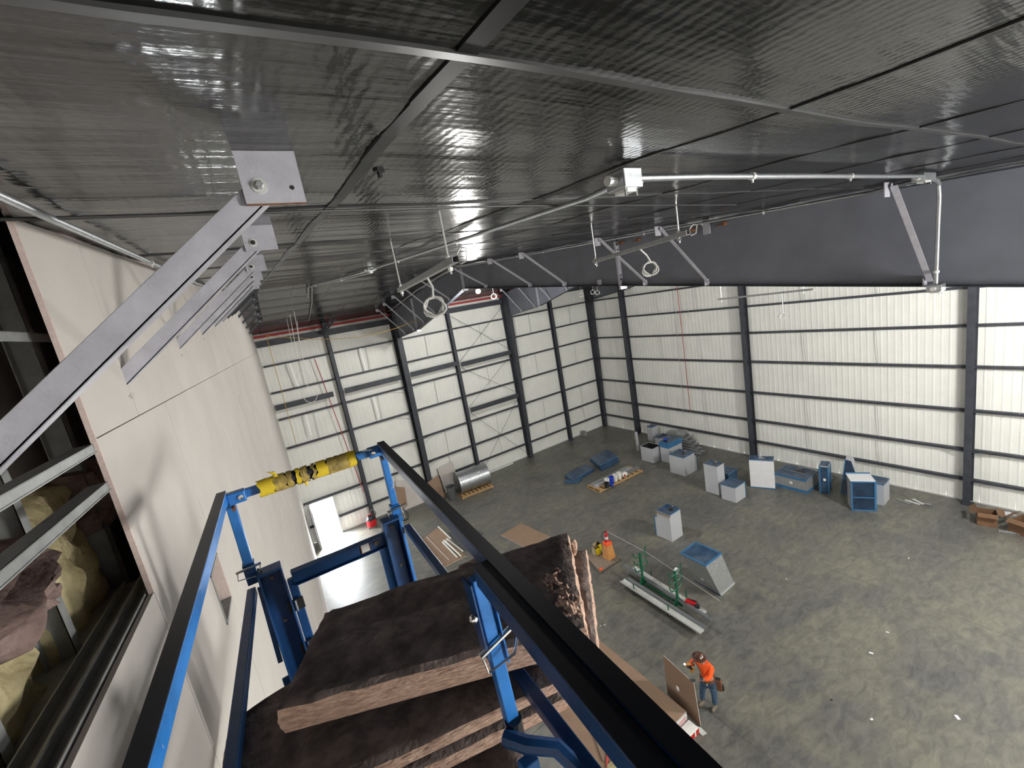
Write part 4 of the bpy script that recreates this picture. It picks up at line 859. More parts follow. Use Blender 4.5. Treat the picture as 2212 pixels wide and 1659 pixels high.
t = thing('fire_extinguisher', 'red fire extinguisher standing on the orange-topped stand', 'extinguisher', (10.35, 12.27, .86)); G().lathe((10.35, 12.27, .86), [(.06, 0), (.065, .03), (.065, .30), (.04, .36), (.02, .38), (.0001, .38)], 16).build('cylinder', 'red_plastic', t, smooth=True)
G().lathe((10.35, 12.27, .93), [(.0665, 0), (.0665, .12)], 16).build('label_band', 'label_paper', t); G().cbox((10.35, 12.27, 1.26), (.05, .05, .06)).build('valve', 'black_metal', t); G().beam((10.33, 12.25, 1.30), (10.45, 12.2, 1.33), .025, .012).build('lever', 'red_plastic', t)
G().tube([(10.33, 12.29, 1.26), (10.22, 12.34, 1.24), (10.18, 12.36, 1.1), (10.2, 12.34, .95)], .012, 6).build('hose', 'black_plastic', t)
for i, (x, y) in enumerate(((10.17, 12.83), (10.38, 12.98))):
    t = thing('yellow_box', ('open brown box with yellow side, left one beside the wooden stand', 'open brown box with yellow side, right one beside the wooden stand')[i], 'box', (x, y, .1), 'yellow boxes'); th = .012; s_ = .13
    for (a, b, c, d, mm) in ((-s_, -s_, s_, -s_ + th, 'yellow_plastic'), (-s_, s_ - th, s_, s_, 'wood_pale'), (-s_, -s_, -s_ + th, s_, 'wood_pale'), (s_ - th, -s_, s_, s_, 'black_plastic')): G().box(x + a, y + b, .1, x + c, y + d, .40).build('side', mm, t)
    G().box(x - s_ + .01, y - s_ + .01, .1, x + s_ - .01, y + s_ - .01, .12).build('bottom', 'wood_grey', t)
# cart with long channels
t = thing('material_cart', 'green steel rack cart with curved arms carrying long channels', 'cart', (9.8, 9.3, 0)); posts = ((9.98, 10.15), (9.98, 8.67))
for (x, y) in posts:
    ps = G().beam((x, y, .22), (x, y, 1.42), .07, .07, (0, 1, 0)).build('post', 'green_paint', t)
    for k, z in enumerate((1.36, 1.08, .80)):
        for s_ in (-1, 1):
            pts = [(x, y, z - .03), (x + s_ * .12, y, z - .05), (x + s_ * .24, y, z - .02), (x + s_ * .31, y, z + .10), (x + s_ * .33, y, z + .20)]; G().tube(pts, .023, 6).build('arm', 'green_paint', ps, smooth=True)
    G().prism([(x - .22, y, .2), (x + .22, y, .2), (x + .04, y, .5), (x - .04, y, .5)], (0, .02, 0)).build('gusset', 'green_paint', t)
    G().beam((x - .5, y, .19), (x + .45, y, .19), .05, .05).build('cross_bar', 'green_paint', t)
    for s_ in (-.5, .45):
        G().beam((x + s_, y, .19), (x + s_, y, .45), .03, .03, (0, 1, 0)).build('stake', 'green_paint', t)
        cx_, cz_ = x + s_, .075; w2 = G().tube([(cx_, y - .02, cz_), (cx_, y + .02, cz_)], .075, 14).build('caster_wheel', 'black_plastic', t); G().tube([(cx_, y - .022, cz_), (cx_, y + .022, cz_)], .03, 10).build('hub', 'bright_metal', w2); G().beam((cx_, y, .08), (cx_, y, .17), .03, .05, (0, 1, 0)).build('fork', 'black_metal', w2)
G().beam((9.98, 8.5, .20), (9.98, 10.3, .20), .06, .05).build('spine', 'green_paint', t)
def chan(label, a, b, wd, dep, z, mtl='bright_metal'):
    a = Vector((*a, z)); b = Vector((*b, z)); d = (b - a).normalized(); s_ = Vector((d.y, -d.x, 0)) * wd / 2; g = G(); t_ = .006; up = Vector((0, 0, 1))
    g.hexa([a - s_, a + s_, b + s_, b - s_, a - s_ + up * t_, a + s_ + up * t_, b + s_ + up * t_, b - s_ + up * t_])
    for q in (-1, 1): o = s_ * q; e = s_.normalized() * t_ * -q; g.hexa([a + o, a + o + e, b + o + e, b + o, a + o + up * dep, a + o + e + up * dep, b + o + e + up * dep, b + o + up * dep])
    return tag(g.build('long_channel', mtl), label, 'channel', 'channels on the green cart')
chan('long bright channel on the right side of the green cart', (10.30, 10.9), (10.1, 7.75), .17, .05, .30)
chan('second long bright channel beside the green cart spine, reaching farthest toward the viewer', (10.10, 11.2), (9.92, 7.42), .12, .05, .36, 'galv')
chan('long bright channel lying on the left arms of the green cart', (9.72, 10.7), (9.62, 7.42), .14, .05, .24, 'galv')
chan('widest long bright channel at the left edge of the green cart', (9.50, 10.75), (9.42, 7.40), .20, .06, .24)
t = thing('cable_spool', 'coil of silver cable hung on the near arm of the green cart', 'coil', (10.16, 8.72, 1.2)); g = G(); g.tube([(10.16 + .1 * math.cos(k * pi / 6), 8.72 + .012 * k / 6, 1.30 + .11 * math.sin(k * pi / 6)) for k in range(37)], .012, 5); g.build('cable', 'bright_metal', t)
t = thing('tool_bag', 'red and black tool lying on the bright channel of the green cart', 'tool', (10.12, 8.2, .36)); G().cbox((10.1, 8.25, .42), (.14, .34, .12), .2).build('body', 'red_plastic', t, bevel=.03); G().cbox((10.08, 8.0, .42), (.10, .16, .10), .2).build('grip', 'black_plastic', t, bevel=.02); G().tube([(10.14, 8.4, .46), (10.16, 8.1, .52), (10.12, 7.95, .44)], .02, 6).build('handle', 'black_plastic', t)
tag(G().tube([(10.42, 12.25, 1.25), (10.8, 10.6, .85), (11.19, 7.95, .02)], .008, 5).build('string_line', 'wire_white'), 'thin string stretched from the extinguisher stand past the green cart to the floor', 'string')
# cardboard on the right
def carton(label, c, d, rz, flaps=True):
    t = thing('cardboard_box', label, 'box', c, 'cardboard boxes'); M = Matrix.Rotation(rz, 4, 'Z'); x, y, z = c; W, D, H = d
    def bb(nm, cc, dd, R=None):
        q = M @ Vector(cc); return G().cbox((x + q.x, y + q.y, z + q.z), dd, M=(M @ R) if R else M).build(nm, 'cardboard', t)
    bb('side', (0, -D / 2, H / 2), (W, .008, H)); bb('side', (0, D / 2, H / 2), (W, .008, H)); bb('side', (-W / 2, 0, H / 2), (.008, D, H)); bb('side', (W / 2, 0, H / 2), (.008, D, H)); bb('bottom', (0, 0, .006), (W, D, .008))
    if flaps:
        bb('flap', (0, -D / 2 - .1, H + .06), (W, .22, .006), Matrix.Rotation(.5, 4, 'X')); bb('flap', (0, D / 2 + .1, H + .07), (W, .22, .006), Matrix.Rotation(-.6, 4, 'X')); bb('flap', (-W / 2 - .09, 0, H + .05), (.2, D, .006), Matrix.Rotation(-.4, 4, 'Y'))
    return t
carton('brown cardboard box with open flaps at the foot of the large right wall column', (21.25, 3.72, 0), (.62, .5, .42), .25)
carton('brown cardboard box cut by the right edge of the picture', (21.2, 2.75, 0), (.7, .6, .45), -.3)
tag(G().cbox((21.9, 3.35, .22), (.5, .35, .03), .5, M=Matrix.Rotation(.5, 4, 'Z') @ Matrix.Rotation(.25, 4, 'Y')).build('paper_sheet', 'paper'), 'crumpled pale sheet leaning behind the cardboard box', 'sheet')
for i, (x, y, l, r_, mm) in enumerate(((21.35, 6.1, .55, 1.2, 'galv'), (21.45, 5.85, .5, 1.4, 'bright_metal'), (21.6, 5.72, .45, 1.0, 'bright_metal'), (21.62, 5.5, .35, 1.7, 'galv_dull'), (20.85, 3.15, .4, 1.9, 'galv_dull'), (20.95, 3.0, .35, 1.2, 'galv_dull'))):
    tag(G().cbox((x, y, .02 + .01 * (i % 3)), (l, .09, .035), r_).build('metal_offcut', mm), ['leftmost metal offcut', 'second metal offcut', 'third metal offcut', 'rightmost lone metal offcut'][i] + ' on the floor near the right wall' if i < 4 else ('metal offcut between the two cardboard boxes, %s one' % ('left', 'right')[i - 4]), 'scrap', 'metal offcuts')
tag(G().tube([(22.2, 10.9, .04), (22.0, 10.1, .30), (21.9, 9.6, .32), (22.0, 8.9, .04)], .04, 6).build('loose_pipe', 'galv_dull'), 'dark bent pipe lying behind the long low duct', 'pipe')
rs = random.Random(3)
for i, (px, py) in enumerate(((1917, 1366), (1699, 1251), (1882, 1411), (1963, 1206), (2068, 1550), (1883, 1554), (1106 + 690, 1512), (1297, 1352), (1306, 1350), (1287, 1355), (1043, 1158), (1085, 1045))):
    p = atz(px, py, .004); sz = .05 + .07 * rs.random() if px > 1850 else .05; o = G().cbox((p.x, p.y, .008), (sz, sz * .6, .012), rs.random() * 3).build('debris', 'paper' if i != 6 else 'dark_inside')
    tag(o, 'small %s scrap on the bare floor, %s' % ('dark' if i == 6 else 'white', ['right of centre, below the joint', 'in mid floor', 'a little left of the brightest scrap', 'near the far joint', 'toward the bottom right', 'low on the right', 'right of the worker', 'middle one left of the green cart', 'rightmost one left of the green cart', 'leftmost one left of the green cart', 'behind the brown board', 'in front of the bin'][i]), 'debris', 'floor scraps')

# ------------------------------------------------------------------ drywall stacks by the worker
def sheetstack(name, label, x0, y0, x1, y1, z0, n, t_, topm='brown_board'):
    for k in range(n):
        j = .006 * math.sin(k * 2.3); o = thing('stacked_board', label + ', ' + ['bottom', 'second', 'third', 'fourth', 'fifth', 'sixth', 'seventh', 'top'][k if k < n - 1 else 7] + ' sheet', 'board', (x0, y0, z0 + k * t_), name)
        G().box(x0 + j, y0 + j, z0 + k * t_ + .001, x1 + j, y1 + j, z0 + (k + 1) * t_ - .004).build('core', 'paper' if k % 2 else 'drywall', o)
        if k == n - 1: G().box(x0 + j, y0 + j, z0 + (k + 1) * t_ - .004, x1 + j, y1 + j, z0 + (k + 1) * t_).build('paper_face', topm, o)
        else: G().box(x0 + j + .1, y0 + j - .003, z0 + k * t_ + .006, x1 + j - .06, y0 + j, z0 + k * t_ + .018).build('end_tape', 'red_paint', o)
sheetstack('stack beside the worker', 'gypsum sheet in the tall stack beside the worker', 6.45, 6.10, 6.87, 9.6, .02, 7, .055)
t = thing('wrapped_pack', 'red and white wrapped pack under the end of the board stack', 'pack', (6.5, 5.7, 0)); G().box(6.52, 5.80, 0, 6.88, 6.07, .20).build('pack', 'white_plastic', t, bevel=.02); G().box(6.56, 5.79, .04, 6.72, 5.80, .17).build('print_patch', 'red_paint', t); G().box(6.78, 5.795, .02, 6.885, 5.95, .17).build('print_patch', 'red_paint', t)
tag(G().prism([(6.89, 5.72, 0.005), (7.02, 5.68, 0.005), (7.04, 5.85, 0.005), (6.89, 6.05, .06)], (0, 0, .01)).build('plastic_wrap', 'film_clear'), 'clear plastic wrap hanging over the end of the board stack', 'wrap')
board('brown gypsum board held upright by the worker', [(7.05, 5.87, .01), (7.18, 6.95, .01), (7.20, 6.95, 1.22), (7.07, 5.95, 1.22)], .014)
o = G().hexa([(7.04, 6.42, .62), (7.06, 6.42, .62), (7.07, 6.5, .62), (7.05, 6.5, .62), (7.04, 6.42, .72), (7.06, 6.42, .72), (7.07, 6.5, .72), (7.05, 6.5, .72)]); tag(o.build('paper_scrap', 'paper'), 'small white mark on the face of the held board', 'scrap')
# low boards below the lift
board('wide brown board lying flat under the near lift rail', [(4.42, 9.0, .30), (4.3, 5.2, .30), (5.25, 5.2, .30), (5.3, 9.0, .30)], .02)
board('second brown board lying flat beside the pale gap, nearer the stack', [(5.42, 9.2, .26), (5.4, 5.2, .26), (6.2, 5.2, .26), (6.2, 9.3, .26)], .02)
tag(G().box(4.25, 5.1, 0, 5.3, 9.05, .275).build('timber_base', 'drywall'), 'pale block of sheets under the wide brown board', 'stack')
tag(G().box(5.38, 5.1, 0, 6.25, 9.35, .235).build('timber_base', 'drywall'), 'pale block of sheets under the second brown board', 'stack')
p0, p1 = atz(1265, 1535, .33), atz(1304, 1644, .33); tag(G().beam(p0, p1, .035, .03).build('pry_bar', 'wood_grey'), 'thin dark rod lying on the wide brown board', 'rod')
p0, p1 = atz(1313, 1622, .33), atz(1311, 1675, .33); tag(G().beam(p0, p1, .035, .03).build('level', 'red_plastic'), 'red handled bar at the bottom edge of the picture', 'tool')
p = atz(1378, 1640, .36); t = thing('tool_case', 'red and yellow tool on the board at the bottom of the picture', 'tool', p); G().cbox(p, (.2, .38, .12), .4).build('body', 'red_plastic', t, bevel=.03); G().cbox(p + Vector((-.02, -.24, 0)), (.16, .08, .1), .4).build('end', 'yellow_plastic', t, bevel=.01)
p = atz(1340, 1668, .34); tag(G().sphere((p.x, p.y, .36), (.35, .3, .05), 10, 6).build('wool_scrap', 'wool_yellow', smooth=True), 'yellow mineral wool scrap at the bottom edge of the picture', 'insulation')
c = atz(1245, 1500, .33); t = thing('sawhorse_clamp', 'red and grey wire frame on the board under the batts', 'frame', c)
q = [atz(x, y, .34) for x, y in ((1230, 1498), (1252, 1496), (1262, 1513), (1240, 1515))]; G().tube(q + [q[0]], .012, 5).build('loop', 'brick_red', t); G().tube([q[0] + Vector((0, 0, .1)), q[2] + Vector((0, 0, .02))], .01, 5).build('bar', 'wire_dark', t)

# ------------------------------------------------------------------ the worker
per = thing('person', 'worker in orange shirt and brown cap holding a lit drill over a board', 'person', (7.6, 6.05, 0))
OFF = Vector((7.6, 6.05, 0))
def skin(name, chain, mtl, sub=2, parent=per, root=0):
    """chain: list of (point, radius, parent index)"""
    me = bpy.data.meshes.new(name); me.from_pydata([tuple(Vector(p) - OFF) for p, r, k in chain], [(k, i) for i, (p, r, k) in enumerate(chain) if k is not None], [])
    ob = bpy.data.objects.new(name, me); C.objects.link(ob); me.materials.append(MATS[mtl])
    md = ob.modifiers.new('skin', 'SKIN'); md.use_smooth_shade = True
    for i, (p, r, k) in enumerate(chain):
        v = me.skin_vertices[0].data[i]; v.radius = r if isinstance(r, tuple) else (r, r); v.use_root = (i == root)
    sb = ob.modifiers.new('subsurf', 'SUBSURF'); sb.levels = sub; sb.render_levels = sub
    ob.parent = parent; return ob
# the figure faces -x (toward the board); leans forward, stands with feet apart
hipc = (7.66, 6.0, .93); chest = (7.60, 6.03, 1.24); nk = (7.565, 6.04, 1.44); hd = (7.50, 6.04, 1.58)
shN = (7.64, 5.83, 1.38); shF = (7.57, 6.22, 1.38); elN = (7.45, 5.82, 1.17); haN = (7.19, 5.99, 1.22); elF = (7.47, 6.36, 1.18); haF = (7.35, 6.31, 1.27)
skin('body', [(hipc, (.14, .12), None), ((7.64, 6.01, 1.05), (.15, .11), 0), (chest, (.16, .12), 1), ((7.575, 6.035, 1.40), (.075, .07), 2), ((7.54, 6.04, 1.48), .055, 3), (hd, (.08, .09), 4), ((7.495, 6.04, 1.66), (.075, .085), 5),
    (shN, .062, 2), (elN, .045, 7), ((7.33, 5.90, 1.18), .036, 8), ((7.24, 5.965, 1.21), .030, 9), (shF, .062, 2), (elF, .045, 11), ((7.42, 6.33, 1.23), .034, 12),
    ((7.66, 5.91, .86), .10, 0), ((7.70, 5.88, .48), .066, 14), ((7.74, 5.93, .12), .045, 15), ((7.66, 6.10, .86), .10, 0), ((7.60, 6.15, .48), .066, 17), ((7.62, 6.2, .12), .045, 18)], 'skin')
skin('shirt', [((7.66, 6.0, .96), (.175, .15), None), ((7.64, 6.01, 1.10), (.175, .14), 0), (chest, (.185, .145), 1), ((7.585, 6.035, 1.38), (.12, .10), 2), (shN, .085, 2), ((7.55, 5.82, 1.27), .072, 4), ((7.44, 5.83, 1.175), .062, 5), ((7.36, 5.88, 1.18), .055, 6), (shF, .085, 2), ((7.51, 6.30, 1.27), .07, 8), ((7.46, 6.35, 1.19), .06, 9)], 'safety_orange')
skin('jeans', [((7.66, 6.0, .92), (.16, .135), None), ((7.67, 5.90, .82), .105, 0), ((7.70, 5.88, .48), .078, 1), ((7.735, 5.92, .13), .066, 2), ((7.65, 6.11, .82), .105, 0), ((7.60, 6.15, .48), .078, 4), ((7.62, 6.195, .13), .066, 5)], 'denim')
for (x, y) in ((7.735, 5.92), (7.62, 6.2)): skin('boot', [((x + .02, y, .10), .052, None), ((x + .01, y, .045), (.05, .045), 0), ((x - .08, y - .005, .042), (.048, .04), 1), ((x - .16, y - .01, .035), (.04, .032), 2)], 'boot')
skin('neck_band', [((7.585, 6.037, 1.43), .085, None), ((7.555, 6.04, 1.475), .078, 0)], 'denim')
hr = G().sphere((7.515, 6.04, 1.60), (.105, .095, .10), 14, 9).build('hair', 'hair', per, smooth=True)
cp_ = G(); cp_.sphere((7.49, 6.04, 1.655), (.125, .112, .10), 16, 9); cp_.build('hard_hat', 'hat_brown', per, smooth=True)
G().lathe((7.465, 6.04, 1.645), [(.0001, .008), (.165, 0), (.17, .006), (.12, .02), (.0001, .02)], 20).build('hat_brim', 'hat_brown', per, smooth=True)
for d in ((-.06, -.085, .035), (-.02, -.098, .055)): G().sphere((7.49 + d[0], 6.04 + d[1], 1.655 + d[2]), (.024, .012, .024), 8, 6).build('hat_sticker', 'label_paper', per)
# face
G().sphere((7.425, 6.04, 1.565), (.022, .014, .02), 8, 6).build('nose', 'skin', per, smooth=True)
for s_ in (-1, 1):
    G().sphere((7.428, 6.04 + s_ * .035, 1.592), (.01, .014, .008), 8, 6).build('eye', 'label_paper', per, smooth=True); G().sphere((7.51, 6.04 + s_ * .092, 1.575), (.02, .012, .03), 8, 6).build('ear', 'skin', per, smooth=True)
G().sphere((7.435, 6.04, 1.53), (.012, .026, .006), 8, 5).build('mouth', 'brick_red', per, smooth=True)
def hand(name, w_, d, side, mtl, curl=.6):
    w_ = Vector(w_); d = Vector(d).normalized(); s_ = Vector(side).normalized(); nrm = d.cross(s_).normalized(); ch = [(w_, .030, None), (w_ + d * .045, (.042, .026), 0), (w_ + d * .08, (.044, .024), 1)]
    for k, (off, ln) in enumerate(((-.034, .062), (-.012, .072), (.012, .068), (.033, .052))):
        b = len(ch); p1 = w_ + d * .095 + s_ * off; p2 = p1 + d * ln * .5 - nrm * ln * .25 * curl; p3 = p2 + d * ln * .25 - nrm * ln * .6 * curl; ch += [(p1, .0115, 2), (p2, .010, b), (p3, .0085, b + 1)]
    b = len(ch); ch += [(w_ + d * .04 - s_ * .04 - nrm * .01, .012, 1), (w_ + d * .07 - s_ * .055 - nrm * .03, .010, b)]
    return skin(name, ch, mtl, 1)
hand('left_hand', haN, (-1, .35, 0), (.3, 1, 0), 'glove', 1.2); hand('right_hand', (7.42, 6.335, 1.235), (-1, -.15, .35), (0, .3, 1), 'glove', 1.6)
skin('forearm_sleeve', [((7.46, 6.35, 1.19), .047, None), ((7.40, 6.33, 1.24), .036, 0)], 'glove')
skin('cuff', [((7.37, 5.875, 1.18), .042, None), ((7.25, 5.96, 1.208), .034, 0)], 'glove')
t = thing('cordless_drill', 'yellow cordless tool with a lit tip held over the board', 'tool', (7.36, 6.3, 1.25)); G().tube([(7.42, 6.29, 1.30), (7.30, 6.34, 1.31)], .035, 12).build('motor', 'tan_tool', t, smooth=True); G().tube([(7.31, 6.335, 1.31), (7.26, 6.355, 1.31)], .022, 10).build('chuck', 'black_plastic', t)
G().beam((7.40, 6.30, 1.29), (7.42, 6.27, 1.15), .045, .035, (0, 1, 0)).build('grip', 'black_plastic', t); G().cbox((7.43, 6.26, 1.12), (.12, .08, .06), .3).build('battery', 'tan_tool', t, bevel=.01); G().sphere((7.28, 6.345, 1.34), .022, 10, 7).build('light', 'tool_glow', t)
t = thing('tool_pouch', 'brown leather tool belt pouch on the worker hip', 'pouch', (7.76, 5.82, .8)); G().lathe((7.655, 6.0, .93), [(.175, 0), (.18, .06), (.17, .06)], 18).build('belt', 'leather', t)
g = G().cbox((7.79, 5.82, .78), (.12, .20, .30), .5); g.build('bag', 'leather', t, bevel=.03); G().cbox((7.84, 5.775, .70), (.10, .16, .16), .5).build('outer_pocket', 'black_plastic', t, bevel=.03); G().cbox((7.80, 5.83, .92), (.09, .15, .03), .5).build('bag_mouth', 'dark_inside', t)
G().cbox((7.55, 5.98, .88), (.05, .14, .16), .1).build('front_pocket', 'leather', t, bevel=.015); G().beam((7.525, 5.93, .80), (7.52, 5.92, .92), .02, .015, (1, 0, 0)).build('tool_handle', 'label_paper', t)

# ------------------------------------------------------------------ the lift
lift = thing('scissor_lift', 'blue scissor lift basket with yellow taped front rail around the viewer', 'lift', (0.1, 1.2, 9.3))
def LL(y, z=0): return -.372 + .062 * (y) + .0
def tubebar(name, p, q, w_, h, mtl='lift_blue_shaded', up=(0, 0, 1), bev=.004, parent=lift): return G().beam(p, q, w_, h, up).build(name, mtl, parent, bevel=bev)
ZR = 10.385
# left top rail, right top rails (extension and main deck rails side by side)
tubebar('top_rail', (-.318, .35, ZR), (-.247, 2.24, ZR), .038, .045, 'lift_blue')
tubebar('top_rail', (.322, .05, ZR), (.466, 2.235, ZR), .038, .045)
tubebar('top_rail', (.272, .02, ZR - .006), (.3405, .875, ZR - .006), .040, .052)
for (p_, q_, w__) in (((-.318, .35, ZR + .024), (-.247, 2.24, ZR + .024), .036), ((.322, .05, ZR + .024), (.466, 2.235, ZR + .024), .036), ((.272, .02, ZR + .0215), (.3405, .875, ZR + .0215), .038)):  # dark strips added on the blue rails, painting their tops as unlit
    tubebar('top_shade_strip', p_, q_, w__, .003, 'rail_top_shade', bev=0)
# front bar with torn yellow wrap
fb = tubebar('front_rail', (-.215, 2.235, ZR - .012), (.44, 2.235, ZR - .012), .03, .038, 'lift_blue')
g = G(); N = 40
for i in range(N + 1):
    u = i / N; x = -.085 + .415 * u
    for k in range(14):
        a = 2 * pi * k / 14; r = .033 + .005 * noise.noise(Vector((u * 14, math.cos(a) * 2, math.sin(a) * 2))) + (.004 if i in (0, N) else 0); g.v.append(Vector((x + .012 * noise.noise(Vector((k * .9, u * 2, 1))) * (i in (0, N)), 2.225 + r * math.cos(a), ZR - .012 + r * math.sin(a))))
g.f = [(i * 14 + k, i * 14 + (k + 1) % 14, (i + 1) * 14 + (k + 1) % 14, (i + 1) * 14 + k) for i in range(N) for k in range(14)]
g.build('foam_sleeve', 'foam_black', lift, smooth=True)
rs = random.Random(5)
tape_spots = [(-.075, .06), (-.02, .05), (.022, .022), (.058, .018), (.088, .028), (.125, .016), (.162, .05), (.215, .045), (.262, .05), (.305, .035)]
for i, (x, wd) in enumerate(tape_spots):
    g = G(); n1, n2 = 7, 15; a0 = rs.uniform(-.25, .25); span = 5.2 if wd > .03 else rs.uniform(3.4, 4.8)
    for j in range(n2 + 1):
        a = pi - span / 2 + a0 + span * j / n2
        for k in range(n1 + 1):
            xx = x + wd * (k / n1 - .5) * (1.05 + .5 * noise.noise(Vector((j * .7, i * 3.1, 0)))) + .012 * noise.noise(Vector((j * .6, i * 2.1, 4))); r = .0395 + .003 * noise.noise(Vector((j * .8, k * .8, i * 7.0))); g.v.append(Vector((xx, 2.225 + r * math.cos(a), ZR - .012 + r * math.sin(a))))
    g.f = [(j * (n1 + 1) + k, j * (n1 + 1) + k + 1, (j + 1) * (n1 + 1) + k + 1, (j + 1) * (n1 + 1) + k) for j in range(n2) for k in range(n1)]
    g.build('tape_wrap', 'yellow_tape' if i % 3 else 'yellow_torn', lift, smooth=True)
G().tube([(-.03, 2.215, ZR + .024), (-.035, 2.21, ZR + .045), (-.045, 2.2, ZR + .05), (-.052, 2.2, ZR + .058), (-.058, 2.2, ZR + .056)], [.010, .007, .004, .003, .002], 6).build('torn_curl', 'yellow_torn', lift)
G().tube([(.08, 2.19, ZR - .04), (.082, 2.188, ZR - .055), (.086, 2.19, ZR - .06)], [.008, .004, .002], 6).build('torn_curl', 'yellow_torn', lift)
for (x, s_) in ((-.195, 1), (.425, -1)):
    br = G().cbox((x, 2.22, ZR - .012), (.07, .045, .052)).build('corner_bracket', 'lift_blue', lift, bevel=.005)
    G().lathe((x + s_ * .015, 2.197, ZR - .012), [(.011, 0), (.011, .006), (.0001, .007)], 8, (0, -1, 0)).build('bolt', 'chrome', br)
    G().tube([(x - .02 * s_, 2.2, ZR - .045), (x - .02 * s_, 2.17, ZR - .05)], .008, 8).build('hinge_pin', 'rust' if s_ > 0 else 'black_metal', br)
G().tube([(.36, 2.2, ZR + .016), (.38, 2.18, ZR + .02), (.40, 2.19, ZR + .012), (.415, 2.195, ZR + .018)], .004, 6).build('clip_pin', 'chrome', lift)
# front corner posts
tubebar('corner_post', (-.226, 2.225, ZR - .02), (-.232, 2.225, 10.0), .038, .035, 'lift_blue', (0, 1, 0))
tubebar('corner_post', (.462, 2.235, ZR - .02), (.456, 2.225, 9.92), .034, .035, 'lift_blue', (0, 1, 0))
for (x, m_) in ((-.232, 'lift_blue_shaded'), (.456, 'lift_blue')):
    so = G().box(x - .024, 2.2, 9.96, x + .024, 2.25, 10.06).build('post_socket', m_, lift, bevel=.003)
    s_ = -1 if x < 0 else 1; G().tube([(x - .05 * 1, 2.19, 10.045), (x + .05, 2.19, 10.05)], .006, 8).build('locking_pin', 'chrome', so); G().tube([(x - .045, 2.19, 10.045), (x - .05, 2.185, 10.01), (x + .03, 2.185, 10.0), (x + .045, 2.19, 10.045)], .003, 6).build('pin_bail', 'chrome', so)
    G().tube([(x + .03, 2.19, 10.03), (x + .05, 2.18, 10.0), (x + .045, 2.18, 9.97), (x + .02, 2.19, 9.965)], .003, 5).build('lanyard', 'black_metal', so)
# wide channel posts under the sockets
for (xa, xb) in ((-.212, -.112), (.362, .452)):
    g = G().box(xa, 2.215, 9.3, xb, 2.222, 10.01).box(xa, 2.16, 9.3, xa + .007, 2.222, 10.01).box(xb - .007, 2.16, 9.3, xb, 2.222, 10.01).box(xa, 2.15, 10.0, xb, 2.222, 10.012); cpz = g.build('channel_post', 'lift_blue_shaded', lift, bevel=.002)
    for z in (9.95, 9.72): G().lathe((xa + .05, 2.214, z), [(.008, 0), (.008, .004), (.0001, .005)], 8, (0, -1, 0)).build('bolt', 'wood_grey', cpz)
G().beam(aty(561, 1268, 2.19), aty(606, 1430, 2.19), .02, .012, (0, 1, 0)).build('gusset_plate', 'lift_blue_shaded', lift, bevel=.002)
tubebar('side_post', (.456, 2.235, 9.93), (.456, 2.235, 9.3), .038, .04, 'lift_blue', (0, 1, 0))
# gate between the posts
gt = G().beam((-.085, 2.23, 9.905), (.372, 2.23, 9.895), .035, .062).build('gate_bar', 'lift_blue_shaded', lift, bevel=.003)
G().beam((-.085, 2.208, 9.938), (.372, 2.208, 9.928), .03, .005).build('gate_lip', 'lift_blue_shaded', gt); G().beam((-.085, 2.208, 9.872), (.372, 2.208, 9.862), .03, .005).build('gate_lip', 'lift_blue_shaded', gt)
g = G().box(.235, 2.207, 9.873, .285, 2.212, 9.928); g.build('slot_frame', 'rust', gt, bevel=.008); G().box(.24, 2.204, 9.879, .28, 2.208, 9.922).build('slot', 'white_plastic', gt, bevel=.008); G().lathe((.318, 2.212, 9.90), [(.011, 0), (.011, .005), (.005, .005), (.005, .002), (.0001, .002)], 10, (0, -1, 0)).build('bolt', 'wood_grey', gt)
for x in (-.09, .345): tubebar('gate_leg', (x, 2.23, 9.9), (x, 2.23, 9.3), .038, .03, 'lift_blue_shaded' if x < 0 else 'lift_blue', (0, 1, 0))
for z in (9.78, 9.55):
    h_ = G().box(-.135, 2.19, z - .03, -.065, 2.2, z + .03).build('hinge', 'black_metal', lift, bevel=.003); G().tube([(-.1, 2.186, z - .028), (-.1, 2.186, z + .028)], .006, 8).build('hinge_pin', 'chrome', h_)
# middle rails
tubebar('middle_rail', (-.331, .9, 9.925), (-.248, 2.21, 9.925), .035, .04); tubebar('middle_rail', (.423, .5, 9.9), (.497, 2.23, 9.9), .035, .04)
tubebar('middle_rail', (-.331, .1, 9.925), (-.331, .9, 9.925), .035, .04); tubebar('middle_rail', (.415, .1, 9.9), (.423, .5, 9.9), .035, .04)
for x0, x1 in ((-.262, .49),): tubebar('toe_board', (-.25, 2.25, 9.36), (.46, 2.25, 9.36), .01, .12, 'lift_blue_shaded')
dk = G().box(-.45, .0, 9.26, .52, 2.26, 9.30).build('deck', 'galv_dull', lift)
